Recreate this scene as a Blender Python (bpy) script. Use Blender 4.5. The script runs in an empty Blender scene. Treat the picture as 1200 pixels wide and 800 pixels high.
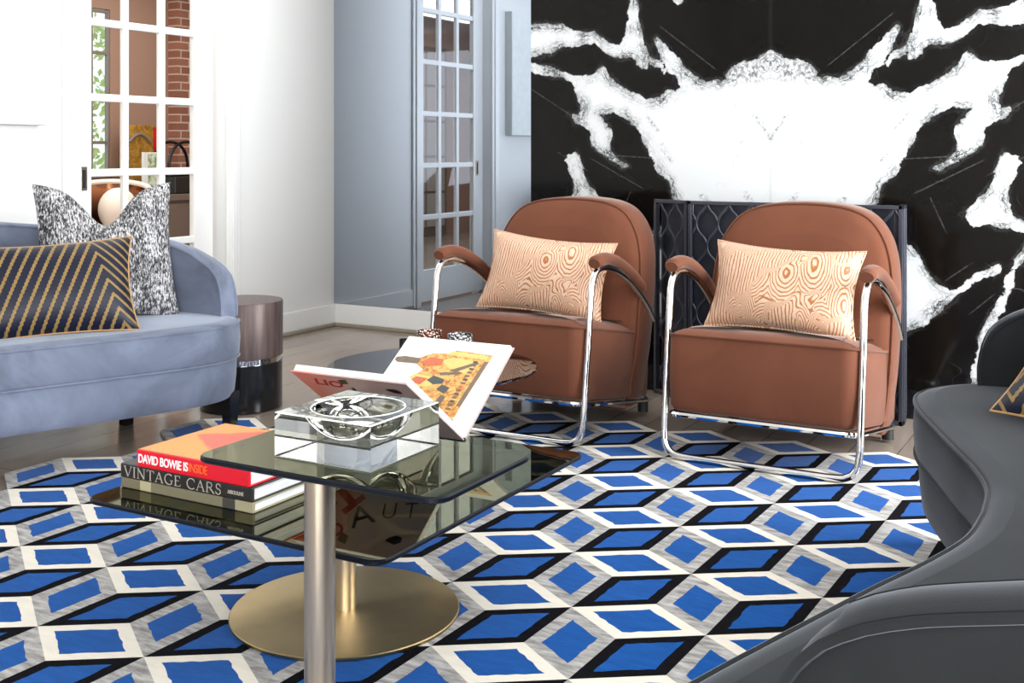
import bpy, bmesh, math, random
import numpy as np
from mathutils import Vector, Matrix
random.seed(7)
SC = bpy.context.scene
COL = SC.collection
PI = math.pi

# ------------------------------------------------------------------ camera, world, lights, exposure
cam_data = bpy.data.cameras.new('camera')
cam_data.sensor_width = 36.0
cam_data.lens = 1330.0 / 1200.0 * 36.0
cam_data.shift_y = -225.0 / 1200.0
cam_data.clip_start = 0.02
cam = bpy.data.objects.new('camera', cam_data)
cam.location = (0, 0, 1.1)
cam.rotation_euler = (PI / 2, 0, math.radians(29.4))
COL.objects.link(cam)
SC.camera = cam

world = bpy.data.worlds.new('sky')
SC.world = world
world.use_nodes = True
world.node_tree.nodes['Background'].inputs[0].default_value = (0.93, 0.97, 1.0, 1)
world.node_tree.nodes['Background'].inputs[1].default_value = 1.0


def area(name, loc, rot, sx, sy, power, color):
    d = bpy.data.lights.new(name, 'AREA')
    d.shape = 'RECTANGLE'
    d.size, d.size_y, d.energy, d.color = sx, sy, power, color
    o = bpy.data.objects.new(name, d)
    o.location, o.rotation_euler = loc, rot
    COL.objects.link(o)
    return o


# daylight through the openings: garden doors in the right wall, wide glazing behind the camera, plus added fill lights
area('daylight_right', (1.52, 3.75, 1.3), (0, PI / 2, 0), 2.2, 2.1, 150, (0.93, 0.97, 1.0))
area('right_front_fill', (1.52, -0.6, 1.4), (0, PI / 2, 0), 2.1, 2.4, 88, (0.95, 0.98, 1.0))  # added light at an unseen opening, lifts the left wall and sofa
area('daylight_rear', (0.5, -2.9, 1.4), (PI / 2, 0, 0), 1.9, 2.3, 85, (0.98, 0.99, 1.0))
area('ceiling_fill', (-3.3, 4.1, 2.78), (0, 0, 0), 1.6, 1.6, 18, (1.0, 0.985, 0.96))  # added soft fill for the dim mirror corner, no fixture there
area('far_room_fill', (-6.3, 3.2, 2.7), (0, 0, 0), 2.6, 8.5, 150, (1.0, 0.97, 0.93))  # added fill sheet below the ceiling, brightens the far room

vs = SC.view_settings
vs.view_transform = 'Standard'
vs.look = 'None'
vs.exposure = 0.62
vs.gamma = 1.0
vs.use_curve_mapping = False
try:
    SC.cycles.max_bounces = 10
    SC.cycles.diffuse_bounces = 4
    SC.cycles.glossy_bounces = 6
    SC.cycles.transmission_bounces = 10
    SC.cycles.transparent_max_bounces = 12
    SC.cycles.caustics_reflective = False
    SC.cycles.caustics_refractive = False
    SC.cycles.sample_clamp_indirect = 6.0
    SC.cycles.use_denoising = True
except Exception:
    pass

# ------------------------------------------------------------------ materials


class NT:
    """small node-tree helper"""

    def __init__(self, name):
        self.m = bpy.data.materials.new(name)
        self.m.use_nodes = True
        self.t = self.m.node_tree
        self.b = self.t.nodes['Principled BSDF']
        self.out = self.t.nodes['Material Output']

    def n(self, kind, **kw):
        nd = self.t.nodes.new(kind)
        for k, v in kw.items():
            setattr(nd, k, v)
        return nd

    def l(self, a, b):
        self.t.links.new(a, b)

    def val(self, sock, v):
        if hasattr(v, 'is_output') or isinstance(v, bpy.types.NodeSocket):
            self.l(v, sock)
        else:
            sock.default_value = v

    def math(self, op, a, b=0.0, c=0.0):
        nd = self.n('ShaderNodeMath', operation=op)
        self.val(nd.inputs[0], a)
        self.val(nd.inputs[1], b)
        self.val(nd.inputs[2], c)
        return nd.outputs[0]

    def mix(self, f, a, b):
        nd = self.n('ShaderNodeMix', data_type='RGBA')
        self.val(nd.inputs[0], f)
        self.val(nd.inputs[6], a if not isinstance(a, tuple) else (*a, 1) if len(a) == 3 else a)
        self.val(nd.inputs[7], b if not isinstance(b, tuple) else (*b, 1) if len(b) == 3 else b)
        return nd.outputs[2]

    def coords(self, kind='Object', scale=(1, 1, 1), rot=(0, 0, 0)):
        tc = self.n('ShaderNodeTexCoord')
        mp = self.n('ShaderNodeMapping')
        mp.inputs['Scale'].default_value = scale
        mp.inputs['Rotation'].default_value = rot
        self.l(tc.outputs[kind], mp.inputs['Vector'])
        return mp.outputs[0]

    def noise(self, vec, scale=5, detail=4, rough=0.5, dist=0.0):
        nd = self.n('ShaderNodeTexNoise')
        self.l(vec, nd.inputs['Vector'])
        nd.inputs['Scale'].default_value = scale
        nd.inputs['Detail'].default_value = detail
        nd.inputs['Roughness'].default_value = rough
        nd.inputs['Distortion'].default_value = dist
        return nd.outputs[0]

    def ramp(self, f, stops, interp='LINEAR'):
        nd = self.n('ShaderNodeValToRGB')
        nd.color_ramp.interpolation = interp
        while len(nd.color_ramp.elements) < len(stops):
            nd.color_ramp.elements.new(0.5)
        for e, (p, c) in zip(nd.color_ramp.elements, stops):
            e.position = p
            e.color = (*c, 1) if len(c) == 3 else c
        self.l(f, nd.inputs[0])
        return nd.outputs[0]

    def bump(self, h, strength=0.2, dist=0.01):
        nd = self.n('ShaderNodeBump')
        nd.inputs['Strength'].default_value = strength
        nd.inputs['Distance'].default_value = dist
        self.l(h, nd.inputs['Height'])
        self.l(nd.outputs[0], self.b.inputs['Normal'])

    def set(self, **kw):
        for k, v in kw.items():
            s = self.b.inputs[k.replace('_', ' ')]
            self.val(s, (*v, 1) if isinstance(v, tuple) and len(v) == 3 and s.type == 'RGBA' else v)
        return self


def lin(r, g, b):
    f = lambda c: (c / 255 / 12.92) if c / 255 <= 0.04045 else ((c / 255 + 0.055) / 1.055) ** 2.4
    return (f(r), f(g), f(b))


def plain(name, col, rough=0.5, metal=0.0, var=0.06, scale=12, **kw):
    t = NT(name)
    v = t.noise(t.coords(), scale, 3)
    a = tuple(max(0, c * (1 - var)) for c in col)
    b = tuple(min(1, c * (1 + var)) for c in col)
    t.set(Base_Color=t.mix(v, a, b), Roughness=rough, Metallic=metal, **kw)
    return t.m


def velvet(name, col, sheen=0.5, tint=(1, 1, 1), var=0.35):
    t = NT(name)
    c = t.coords()
    big = t.noise(c, 3.2, 4, 0.6, 0.8)
    small = t.noise(c, 400, 2)
    f = t.ramp(big, [(0.3, (0, 0, 0)), (0.72, (1, 1, 1))])
    base = t.mix(f, tuple(x * (1 - var) for x in col), tuple(min(1, x * (1 + var)) for x in col))
    t.set(Base_Color=base, Roughness=0.85, Sheen_Weight=sheen, Sheen_Roughness=0.35, Sheen_Tint=tint, Specular_IOR_Level=0.15)
    t.bump(small, 0.08, 0.002)
    return t.m


def metal(name, col, rough=0.08, brushed=None):
    t = NT(name)
    if brushed:
        v = t.noise(t.coords(scale=brushed), 60, 3)
        t.set(Base_Color=t.mix(v, tuple(c * 0.86 for c in col), col), Roughness=t.math('MULTIPLY_ADD', v, 0.06, rough - 0.03), Metallic=1.0)
    else:
        t.set(Base_Color=col, Roughness=rough, Metallic=1.0)
    return t.m


M = {}
M['wall_white'] = plain('white wall paint', (0.8, 0.8, 0.79), 0.55, var=0.01, scale=2)
M['trim_white'] = plain('white trim paint', (0.84, 0.84, 0.83), 0.3, var=0.01, scale=2)
M['ceiling'] = plain('ceiling paint', (0.86, 0.86, 0.84), 0.7, var=0.01)
M['shoe'] = plain('beige floor moulding', lin(150, 140, 124), 0.45)
M['chrome'] = metal('polished chrome', (0.82, 0.81, 0.79), 0.06)
M['nickel'] = metal('brushed nickel', lin(212, 197, 174), 0.31, (1, 1, 0.02))
M['terracotta'] = velvet('terracotta velvet', lin(108, 65, 47), 0.26, (1.0, 0.85, 0.78), 0.14)
M['slate'] = velvet('slate blue velvet', (0.15, 0.172, 0.235), 0.45, (0.85, 0.92, 1.0), 0.42)
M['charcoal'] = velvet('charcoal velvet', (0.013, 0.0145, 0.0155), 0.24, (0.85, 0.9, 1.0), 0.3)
M['black'] = plain('black lacquer', (0.008, 0.008, 0.009), 0.18)
M['black_matte'] = plain('matt black', (0.012, 0.012, 0.013), 0.5)
M['page'] = plain('white paper', (0.84, 0.84, 0.83), 0.6, var=0.02)


def page_edge():
    t = NT('page block edge')
    v = t.noise(t.coords(scale=(1, 1, 60)), 14, 2)
    t.set(Base_Color=t.ramp(v, [(0.35, (0.62, 0.62, 0.64)), (0.6, (0.86, 0.86, 0.86))]), Roughness=0.6)
    return t.m


M['page_edge'] = page_edge()
M['red'] = plain('red book cloth', lin(208, 8, 34), 0.35)
M['orange_print'] = None
M['charcoal_cover'] = plain('charcoal cover', lin(30, 28, 27), 0.4)
M['white_ink'] = plain('white ink', (0.85, 0.85, 0.85), 0.5)
M['orange_ink'] = plain('orange ink', lin(242, 110, 40), 0.5)
M['grey_ink'] = plain('grey ink', lin(178, 170, 156), 0.5)
M['rust_ink'] = plain('rust ink', lin(150, 52, 34), 0.5)
M['dark_ink'] = plain('black ink', (0.02, 0.015, 0.015), 0.5)
M['crimson_ink'] = plain('crimson ink', lin(170, 30, 44), 0.5)
M['olive_ink'] = plain('olive ink', lin(70, 74, 40), 0.5)
M['bark_green'] = plain('leaf green', lin(172, 196, 128), 0.6, var=0.4, scale=5)
M['bark'] = plain('bark', lin(90, 70, 55), 0.8)
M['taupe'] = plain('taupe wall', lin(166, 132, 114), 0.7, var=0.03, scale=2)
M['taupe_cab'] = plain('taupe cabinet paint', lin(118, 100, 90), 0.5)
M['frame_grey'] = plain('grey window paint', lin(132, 122, 116), 0.5)
M['door_panel'] = plain('greige door panel', lin(176, 166, 156), 0.5)
M['copper'] = metal('copper', lin(150, 100, 72), 0.16)
M['cream'] = plain('cream leather', lin(240, 224, 212), 0.5)
M['glossy_dark'] = plain('smoked plastic', (0.02, 0.02, 0.022), 0.12)


def floor_mat():
    t = NT('grey brown oak floor')
    c = t.coords()
    br = t.n('ShaderNodeTexBrick')
    t.l(t.coords(rot=(0, 0, PI / 2)), br.inputs['Vector'])
    br.inputs['Scale'].default_value = 1.0
    br.inputs['Brick Width'].default_value = 1.7
    br.inputs['Row Height'].default_value = 0.16
    br.inputs['Mortar Size'].default_value = 0.0016
    br.inputs['Color1'].default_value = (*lin(168, 152, 138), 1)
    br.inputs['Color2'].default_value = (*lin(154, 140, 128), 1)
    br.inputs['Mortar'].default_value = (*lin(92, 82, 74), 1)
    g = t.noise(t.coords(scale=(14, 0.7, 1)), 4, 5, 0.6)
    col = t.mix(t.math('MULTIPLY', g, 0.45), br.outputs[0], lin(112, 98, 86))
    t.set(Base_Color=col, Roughness=0.16, Specular_IOR_Level=0.6)
    return t.m


M['floor'] = floor_mat()


def marble_mat():
    t = NT('black and white bookmatched marble')
    at = t.n('ShaderNodeAttribute', attribute_name='vein')
    sym = t.n('ShaderNodeAttribute', attribute_name='slab')       # mirrored slab coordinates: x from the book-match joint, z
    warp = t.noise(sym.outputs['Vector'], 9, 5, 0.62)
    fine = t.noise(sym.outputs['Vector'], 46, 4, 0.65)
    d = t.math('ADD', at.outputs['Fac'], t.math('MULTIPLY_ADD', warp, 0.075, -0.0375))
    d = t.math('ADD', d, t.math('MULTIPLY_ADD', fine, 0.024, -0.012))
    # d > 0 inside the white
    white = t.ramp(t.math('MULTIPLY_ADD', d, 14.0, 0.5), [(0.45, (0, 0, 0)), (0.51, (1, 1, 1))])
    band = t.ramp(t.math('ABSOLUTE', t.math('SUBTRACT', d, 0.016)), [(0.0, (1, 1, 1)), (0.038, (0, 0, 0))])
    cont = t.ramp(t.math('PINGPONG', t.math('ADD', t.math('MULTIPLY', d, 70.0), t.math('MULTIPLY', fine, 1.6)), 0.5), [(0.12, (1, 1, 1)), (0.3, (0, 0, 0))])
    speck = t.ramp(t.noise(sym.outputs['Vector'], 60, 5, 0.7, 0.6), [(0.45, (0, 0, 0)), (0.58, (1, 1, 1))])
    patch = t.ramp(t.noise(sym.outputs['Vector'], 8, 3), [(0.42, (0.15, 0.15, 0.15)), (0.6, (1, 1, 1))])
    edge = t.math('MULTIPLY', t.math('MULTIPLY', band, patch), t.math('MAXIMUM', cont, t.math('MULTIPLY', speck, 0.7)))
    crown = t.n('ShaderNodeAttribute', attribute_name='crown')
    gv = t.noise(sym.outputs['Vector'], 4.5, 6, 0.6, 1.6)
    vein_in = t.ramp(t.math('ABSOLUTE', t.math('SUBTRACT', gv, 0.5)), [(0.0, (1, 1, 1)), (0.012, (0, 0, 0))])
    blot = t.ramp(t.noise(sym.outputs['Vector'], 11, 3), [(0.58, (0, 0, 0)), (0.75, (1, 1, 1))])
    inner = t.mix(t.math('MULTIPLY', vein_in, t.math('MULTIPLY', blot, 0.9)), (0.64, 0.65, 0.655), (0.22, 0.23, 0.25))
    zone = t.ramp(t.math('ADD', d, t.math('MULTIPLY_ADD', fine, 0.03, -0.015)), [(0.004, (1, 1, 1)), (0.03, (0, 0, 0))])
    inner = t.mix(t.math('MULTIPLY', zone, t.math('MULTIPLY', patch, t.math('MULTIPLY_ADD', speck, 0.65, 0.3))), inner, (0.10, 0.112, 0.106))
    inner = t.mix(t.math('MULTIPLY', edge, 1.0), inner, (0.018, 0.02, 0.02))
    inner = t.mix(t.math('MULTIPLY', crown.outputs['Fac'], t.math('MULTIPLY', speck, 0.85)), inner, (0.07, 0.07, 0.07))
    # thin pale scratches in the black
    ln = t.noise(sym.outputs['Vector'], 3.2, 3, 0.45, 0.7)
    thin = t.ramp(t.math('ABSOLUTE', t.math('SUBTRACT', ln, 0.52)), [(0.0, (1, 1, 1)), (0.0035, (0, 0, 0))])
    msk = t.ramp(t.noise(sym.outputs['Vector'], 6.0, 2), [(0.55, (0, 0, 0)), (0.68, (1, 1, 1))])
    hand = t.n('ShaderNodeAttribute', attribute_name='scratch')
    hd = t.n('ShaderNodeAttribute', attribute_name='scratch_offset')
    hl = t.ramp(t.math('ABSOLUTE', hd.outputs['Fac']), [(0.0012, (1, 1, 1)), (0.0035, (0, 0, 0))])
    hs = t.math('MULTIPLY', t.math('MULTIPLY', hl, hand.outputs['Fac']), t.ramp(fine, [(0.35, (0.1, 0.1, 0.1)), (0.62, (1, 1, 1))]))
    pale = t.math('MAXIMUM', t.math('MULTIPLY', t.math('MULTIPLY', thin, msk), 0.16), t.math('MULTIPLY', hs, 0.14))
    black = t.mix(t.noise(sym.outputs['Vector'], 5, 3), (0.0032, 0.0027, 0.0024), (0.0065, 0.0055, 0.0046))
    dark = t.mix(pale, black, (0.5, 0.49, 0.48))
    dark = t.mix(t.math('MULTIPLY', edge, 0.3), dark, (0.25, 0.25, 0.24))
    joint = t.n('ShaderNodeAttribute', attribute_name='joint')
    col = t.mix(white, dark, inner)
    col = t.mix(t.math('MULTIPLY', joint.outputs['Fac'], 0.22), col, (0.05, 0.05, 0.05))
    t.set(Base_Color=col, Roughness=0.08, Specular_IOR_Level=0.14)
    return t.m


M['marble'] = marble_mat()


def mirror_mat():
    t = NT('blue grey tinted mirror')
    t.set(Base_Color=(0.43, 0.48, 0.555), Metallic=1.0, Roughness=0.015)
    return t.m


M['mirror'] = mirror_mat()


def tinted_glass(name, see, tint, ior):
    t = NT(name)
    tr = t.n('ShaderNodeBsdfTransparent')
    tr.inputs[0].default_value = (*see, 1)
    gl = t.n('ShaderNodeBsdfGlossy')
    gl.inputs['Color'].default_value = (*tint, 1)
    gl.inputs['Roughness'].default_value = 0.006
    fr = t.n('ShaderNodeFresnel')
    fr.inputs[0].default_value = ior
    mx = t.n('ShaderNodeMixShader')
    ge = t.n('ShaderNodeNewGeometry')
    t.l(t.math('MULTIPLY', fr.outputs[0], t.math('SUBTRACT', 1.0, ge.outputs['Backfacing'])), mx.inputs[0])
    t.l(tr.outputs[0], mx.inputs[1])
    t.l(gl.outputs[0], mx.inputs[2])
    t.l(mx.outputs[0], t.out.inputs[0])
    return t.m


M['bronze_glass'] = tinted_glass('bronze tinted table glass', (0.17, 0.17, 0.14), (0.78, 0.78, 0.55), 1.85)
M['smoke_glass'] = tinted_glass('smoked grey table glass', (0.5, 0.5, 0.51), (0.9, 0.9, 0.92), 1.7)
M['pane'] = tinted_glass('clear window glass', (0.95, 0.96, 0.95), (1, 1, 1), 1.3)


def glass_edge():
    return plain('dark polished glass edge', (0.004, 0.006, 0.01), 0.3, Specular_IOR_Level=0.2)


M['glass_edge'] = glass_edge()


def crystal():
    t = NT('clear crystal')
    t.set(Base_Color=(0.985, 0.995, 0.98), Transmission_Weight=1.0, Roughness=0.0, IOR=1.5)
    return t.m


M['crystal'] = crystal()
M['crystal_edge'] = plain('ground crystal edge', (0.9, 0.92, 0.88), 0.25)


def acrylic():
    t = NT('clear acrylic')
    t.set(Base_Color=(0.97, 0.98, 0.98), Transmission_Weight=1.0, Roughness=0.02, IOR=1.3)
    return t.m


M['acrylic'] = acrylic()


def brass_disc():
    t = NT('spun brass')
    tg = t.n('ShaderNodeTangent', direction_type='RADIAL', axis='Z')
    v = t.noise(t.coords(scale=(1, 1, 1)), 20, 2)
    t.set(Base_Color=t.mix(v, lin(164, 144, 104), lin(178, 158, 116)), Metallic=1.0, Roughness=0.34, Anisotropic=0.75)
    t.l(tg.outputs[0], t.b.inputs['Tangent'])
    return t.m


M['brass'] = brass_disc()


def bronze_drum():
    t = NT('brushed bronze drum')
    v = t.noise(t.coords(scale=(8, 8, 0.6)), 6, 4, 0.6)
    t.set(Base_Color=t.ramp(v, [(0.35, lin(78, 64, 62)), (0.65, lin(104, 88, 84))]), Roughness=0.42, Metallic=0.35)
    return t.m


M['drum'] = bronze_drum()


def swirl_fabric():
    t = NT('gold wood-grain jacquard')
    c = t.coords()
    sx = t.n('ShaderNodeSeparateXYZ')
    t.l(c, sx.inputs[0])
    wob = t.noise(t.coords(scale=(1.0, 1.0, 0.45)), 9.0, 1.0, 0.4)
    vor = t.n('ShaderNodeTexVoronoi')
    t.l(t.coords(scale=(1, 1, 0.6)), vor.inputs['Vector'])
    vor.inputs['Scale'].default_value = 9.0
    vor.inputs['Randomness'].default_value = 0.85
    knots = t.math('MULTIPLY', vor.outputs['Distance'], 14.0)
    stripes = t.math('ADD', t.math('MULTIPLY', sx.outputs[0], 84.0), t.math('MULTIPLY', wob, 3.2))
    gate = t.ramp(t.noise(c, 6.5, 1), [(0.47, (0, 0, 0)), (0.53, (1, 1, 1))])
    gm = t.n('ShaderNodeMix', data_type='FLOAT')
    t.l(gate, gm.inputs[0])
    t.l(stripes, gm.inputs[2])
    t.l(knots, gm.inputs[3])
    fine = t.noise(t.coords(scale=(1, 1, 0.4)), 55, 2)
    rings = t.math('ADD', gm.outputs[0], t.math('MULTIPLY', fine, 0.8))
    fr = t.math('PINGPONG', rings, 0.5)
    line = t.ramp(fr, [(0.12, (1, 1, 1)), (0.21, (0, 0, 0))])
    cream = t.mix(t.noise(c, 180, 2), lin(206, 166, 136), lin(228, 198, 174))
    t.set(Base_Color=t.mix(line, cream, lin(164, 100, 46)), Roughness=0.5, Sheen_Weight=0.2)
    t.bump(line, 0.15, 0.004)
    return t.m


M['swirl'] = swirl_fabric()


def tweed():
    t = NT('black and white boucle tweed')
    a = t.noise(t.coords(scale=(190, 40, 62)), 1.0, 3, 0.65, 0.5)
    b = t.noise(t.coords(scale=(20, 4, 9)), 1.0, 2)
    f = t.math('ADD', a, t.math('MULTIPLY_ADD', b, 0.24, -0.12))
    t.set(Base_Color=t.ramp(f, [(0.40, (0.012, 0.012, 0.016)), (0.5, (0.16, 0.155, 0.155)), (0.6, (0.62, 0.61, 0.63))]), Roughness=0.9)
    t.bump(a, 0.5, 0.006)
    return t.m


M['tweed'] = tweed()


def navy_gold(name='navy satin with gold beaded chevrons', freq=22.0):
    t = NT(name)
    sx = t.n('ShaderNodeSeparateXYZ')
    t.l(t.coords(), sx.inputs[0])
    x, z = sx.outputs[0], sx.outputs[2]
    # wide zig-zag: long diagonals broken by short counter diagonals
    saw = t.math('PINGPONG', t.math('ADD', t.math('MULTIPLY', z, 0.30), t.math('ADD', x, 1.14)), 0.45)
    lines = t.math('MULTIPLY', t.math('SUBTRACT', z, t.math('MULTIPLY', saw, 1.35)), 19.0)
    cell = t.math('FRACT', lines)
    dist = t.math('ABSOLUTE', t.math('SUBTRACT', cell, 0.5))
    bead = t.math('MULTIPLY', t.math('SINE', t.math('MULTIPLY', t.math('ADD', x, z), 330.0)), 0.035)
    g = t.ramp(t.math('ADD', dist, bead), [(0.13, (1, 1, 1)), (0.17, (0, 0, 0))])
    gold = t.mix(t.noise(t.coords(), 90, 2), lin(104, 84, 44), lin(158, 128, 74))
    t.set(Base_Color=t.mix(g, (0.006, 0.007, 0.022), gold), Specular_IOR_Level=0.3, Roughness=0.42, Sheen_Weight=0.04)
    t.bump(g, 0.25, 0.004)
    return t.m


M['navy_gold'] = navy_gold()
M['gold_cord'] = plain('gold cord', lin(180, 138, 92), 0.5)


def rug_pile(name, col, streak=0.25, lightcol=None, sheen=0.1):
    t = NT(name)
    c = t.coords()
    a = t.noise(t.coords(scale=(6, 22, 1)), 2.2, 5, 0.65)
    b = t.noise(c, 240, 2)
    hi = lightcol or tuple(min(1, x * (1 + streak)) for x in col)
    f = t.ramp(a, [(0.35, (0, 0, 0)), (0.68, (1, 1, 1))])
    t.set(Base_Color=t.mix(f, tuple(x * (1 - streak) for x in col), hi), Roughness=0.9, Sheen_Weight=sheen, Sheen_Roughness=0.4, Specular_IOR_Level=0.05)
    t.bump(b, 0.35, 0.004)
    return t.m


M['rug_blue'] = rug_pile('cobalt pile', lin(6, 78, 152), 0.14)
M['rug_white'] = rug_pile('ivory pile', lin(228, 221, 208), 0.05)
M['rug_black'] = rug_pile('black pile', (0.005, 0.005, 0.007), 0.2, None, 0.0)
M['rug_grey'] = rug_pile('silver viscose pile', lin(146, 142, 138), 0.3, lin(196, 194, 192))


def brick():
    t = NT('red brick')
    br = t.n('ShaderNodeTexBrick')
    tc = t.n('ShaderNodeTexCoord')
    sp = t.n('ShaderNodeSeparateXYZ')
    cb = t.n('ShaderNodeCombineXYZ')
    t.l(tc.outputs['Object'], sp.inputs[0])
    t.l(sp.outputs[1], cb.inputs[0])
    t.l(sp.outputs[2], cb.inputs[1])
    t.l(cb.outputs[0], br.inputs['Vector'])
    br.inputs['Scale'].default_value = 1.0
    br.inputs['Brick Width'].default_value = 0.2
    br.inputs['Row Height'].default_value = 0.075
    br.inputs['Mortar Size'].default_value = 0.007
    br.inputs['Color1'].default_value = (*lin(166, 112, 92), 1)
    br.inputs['Color2'].default_value = (*lin(146, 96, 80), 1)
    br.inputs['Mortar'].default_value = (*lin(206, 186, 172), 1)
    t.set(Base_Color=br.outputs[0], Roughness=0.8)
    return t.m


M['brick'] = brick()


def gold_art():
    t = NT('weathered gilt relief')
    v = t.noise(t.coords(), 14, 5, 0.65, 1.0)
    t.set(Base_Color=t.ramp(v, [(0.3, lin(110, 70, 22)), (0.5, lin(186, 136, 52)), (0.72, lin(220, 180, 90))]), Roughness=0.42, Metallic=0.3)
    return t.m


M['gold_art'] = gold_art()


def orange_cover():
    t = NT('orange printed cover')
    sx = t.n('ShaderNodeSeparateXYZ')
    t.l(t.coords(), sx.inputs[0])
    w = t.noise(t.coords(), 9, 3)
    # big red-orange flame shape across the back half of the amber cover
    d = t.math('ADD', t.math('MULTIPLY', t.math('ABSOLUTE', t.math('SUBTRACT', sx.outputs[0], 0.02)), 0.9), t.math('MULTIPLY', t.math('ABSOLUTE', t.math('SUBTRACT', sx.outputs[1], 0.16)), 1.2))
    d = t.math('ADD', d, t.math('MULTIPLY', w, 0.12))
    f = t.ramp(d, [(0.2, (1, 1, 1)), (0.212, (0, 0, 0))])
    t.set(Base_Color=t.mix(f, lin(240, 140, 24), lin(226, 70, 18)), Roughness=0.3)
    return t.m


M['orange_print'] = orange_cover()


def coral_cover():
    t = NT('coral to white printed cover')
    sx = t.n('ShaderNodeSeparateXYZ')
    t.l(t.coords(), sx.inputs[0])
    f = t.ramp(t.math('MULTIPLY_ADD', sx.outputs[0], 2.4, 0.45), [(0.1, lin(226, 132, 110)), (0.42, lin(190, 172, 168))])
    t.set(Base_Color=f, Roughness=0.25)
    return t.m


M['coral'] = coral_cover()


def mercury(name, c1, c2):
    t = NT(name)
    v = t.n('ShaderNodeTexVoronoi')
    t.l(t.coords(), v.inputs['Vector'])
    v.inputs['Scale'].default_value = 120
    t.set(Base_Color=t.ramp(v.outputs['Distance'], [(0.2, c1), (0.55, c2)]), Roughness=0.22, Metallic=0.9)
    t.bump(v.outputs['Distance'], 0.9, 0.006)
    return t.m


M['mercury_rose'] = mercury('hammered rose metal', lin(250, 225, 215), lin(120, 80, 64))
M['mercury_silver'] = mercury('hammered silver metal', lin(250, 250, 250), lin(110, 108, 108))


def faint_print():
    t = NT('white canvas with faint plant print')
    v = t.noise(t.coords(), 7, 5, 0.7, 1.5)
    t.set(Base_Color=t.ramp(v, [(0.4, (0.84, 0.85, 0.84)), (0.62, (0.76, 0.79, 0.77))]), Roughness=0.8)
    return t.m


M['canvas'] = faint_print()
M['canvas_side'] = plain('canvas side', (0.62, 0.63, 0.62), 0.8)
M['navy_metal'] = plain('graphite metal', lin(70, 72, 82), 0.35, metal=0.6)
M['navy_panel'] = plain('dark navy metal panel', lin(34, 36, 48), 0.4, metal=0.2)
M['green_card'] = None


def card_mat():
    t = NT('green photo print')
    v = t.noise(t.coords(), 16, 4, 0.6)
    t.set(Base_Color=t.ramp(v, [(0.42, (0.8, 0.82, 0.72)), (0.56, lin(120, 150, 70)), (0.7, lin(50, 70, 40))]), Roughness=0.4)
    return t.m


M['green_card'] = card_mat()


def photo_print():
    t = NT('ochre facade print')
    v = t.noise(t.coords(), 60, 4, 0.7, 0.5)
    t.set(Base_Color=t.ramp(v, [(0.3, lin(120, 66, 34)), (0.45, lin(196, 130, 60)), (0.58, lin(226, 184, 104)), (0.72, lin(190, 92, 56))]), Roughness=0.35)
    return t.m


M['facade'] = photo_print()
M['print_grey'] = plain('print grey brown', lin(112, 94, 76), 0.4, var=0.3, scale=60)
M['print_teal'] = plain('print slate', lin(64, 70, 70), 0.4)
M['print_yellow'] = plain('print yellow', lin(226, 190, 110), 0.4, var=0.15, scale=60)
M['print_red'] = plain('print terracotta', lin(196, 98, 60), 0.4, var=0.25, scale=80)


def olive_spine():
    t = NT('olive grey linen with dark bands')
    sx = t.n('ShaderNodeSeparateXYZ')
    t.l(t.coords(), sx.inputs[0])
    b = t.ramp(t.math('MULTIPLY_ADD', sx.outputs[0], 2.5, 0.5),
               [(0.0, lin(112, 104, 82)), (0.16, lin(172, 162, 128)), (0.245, lin(116, 110, 88)), (0.775, lin(60, 57, 52)), (0.865, lin(156, 148, 120))], 'CONSTANT')
    t.set(Base_Color=b, Roughness=0.6)
    return t.m


M['olive_spine'] = olive_spine()

# ------------------------------------------------------------------ mesh helpers


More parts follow.
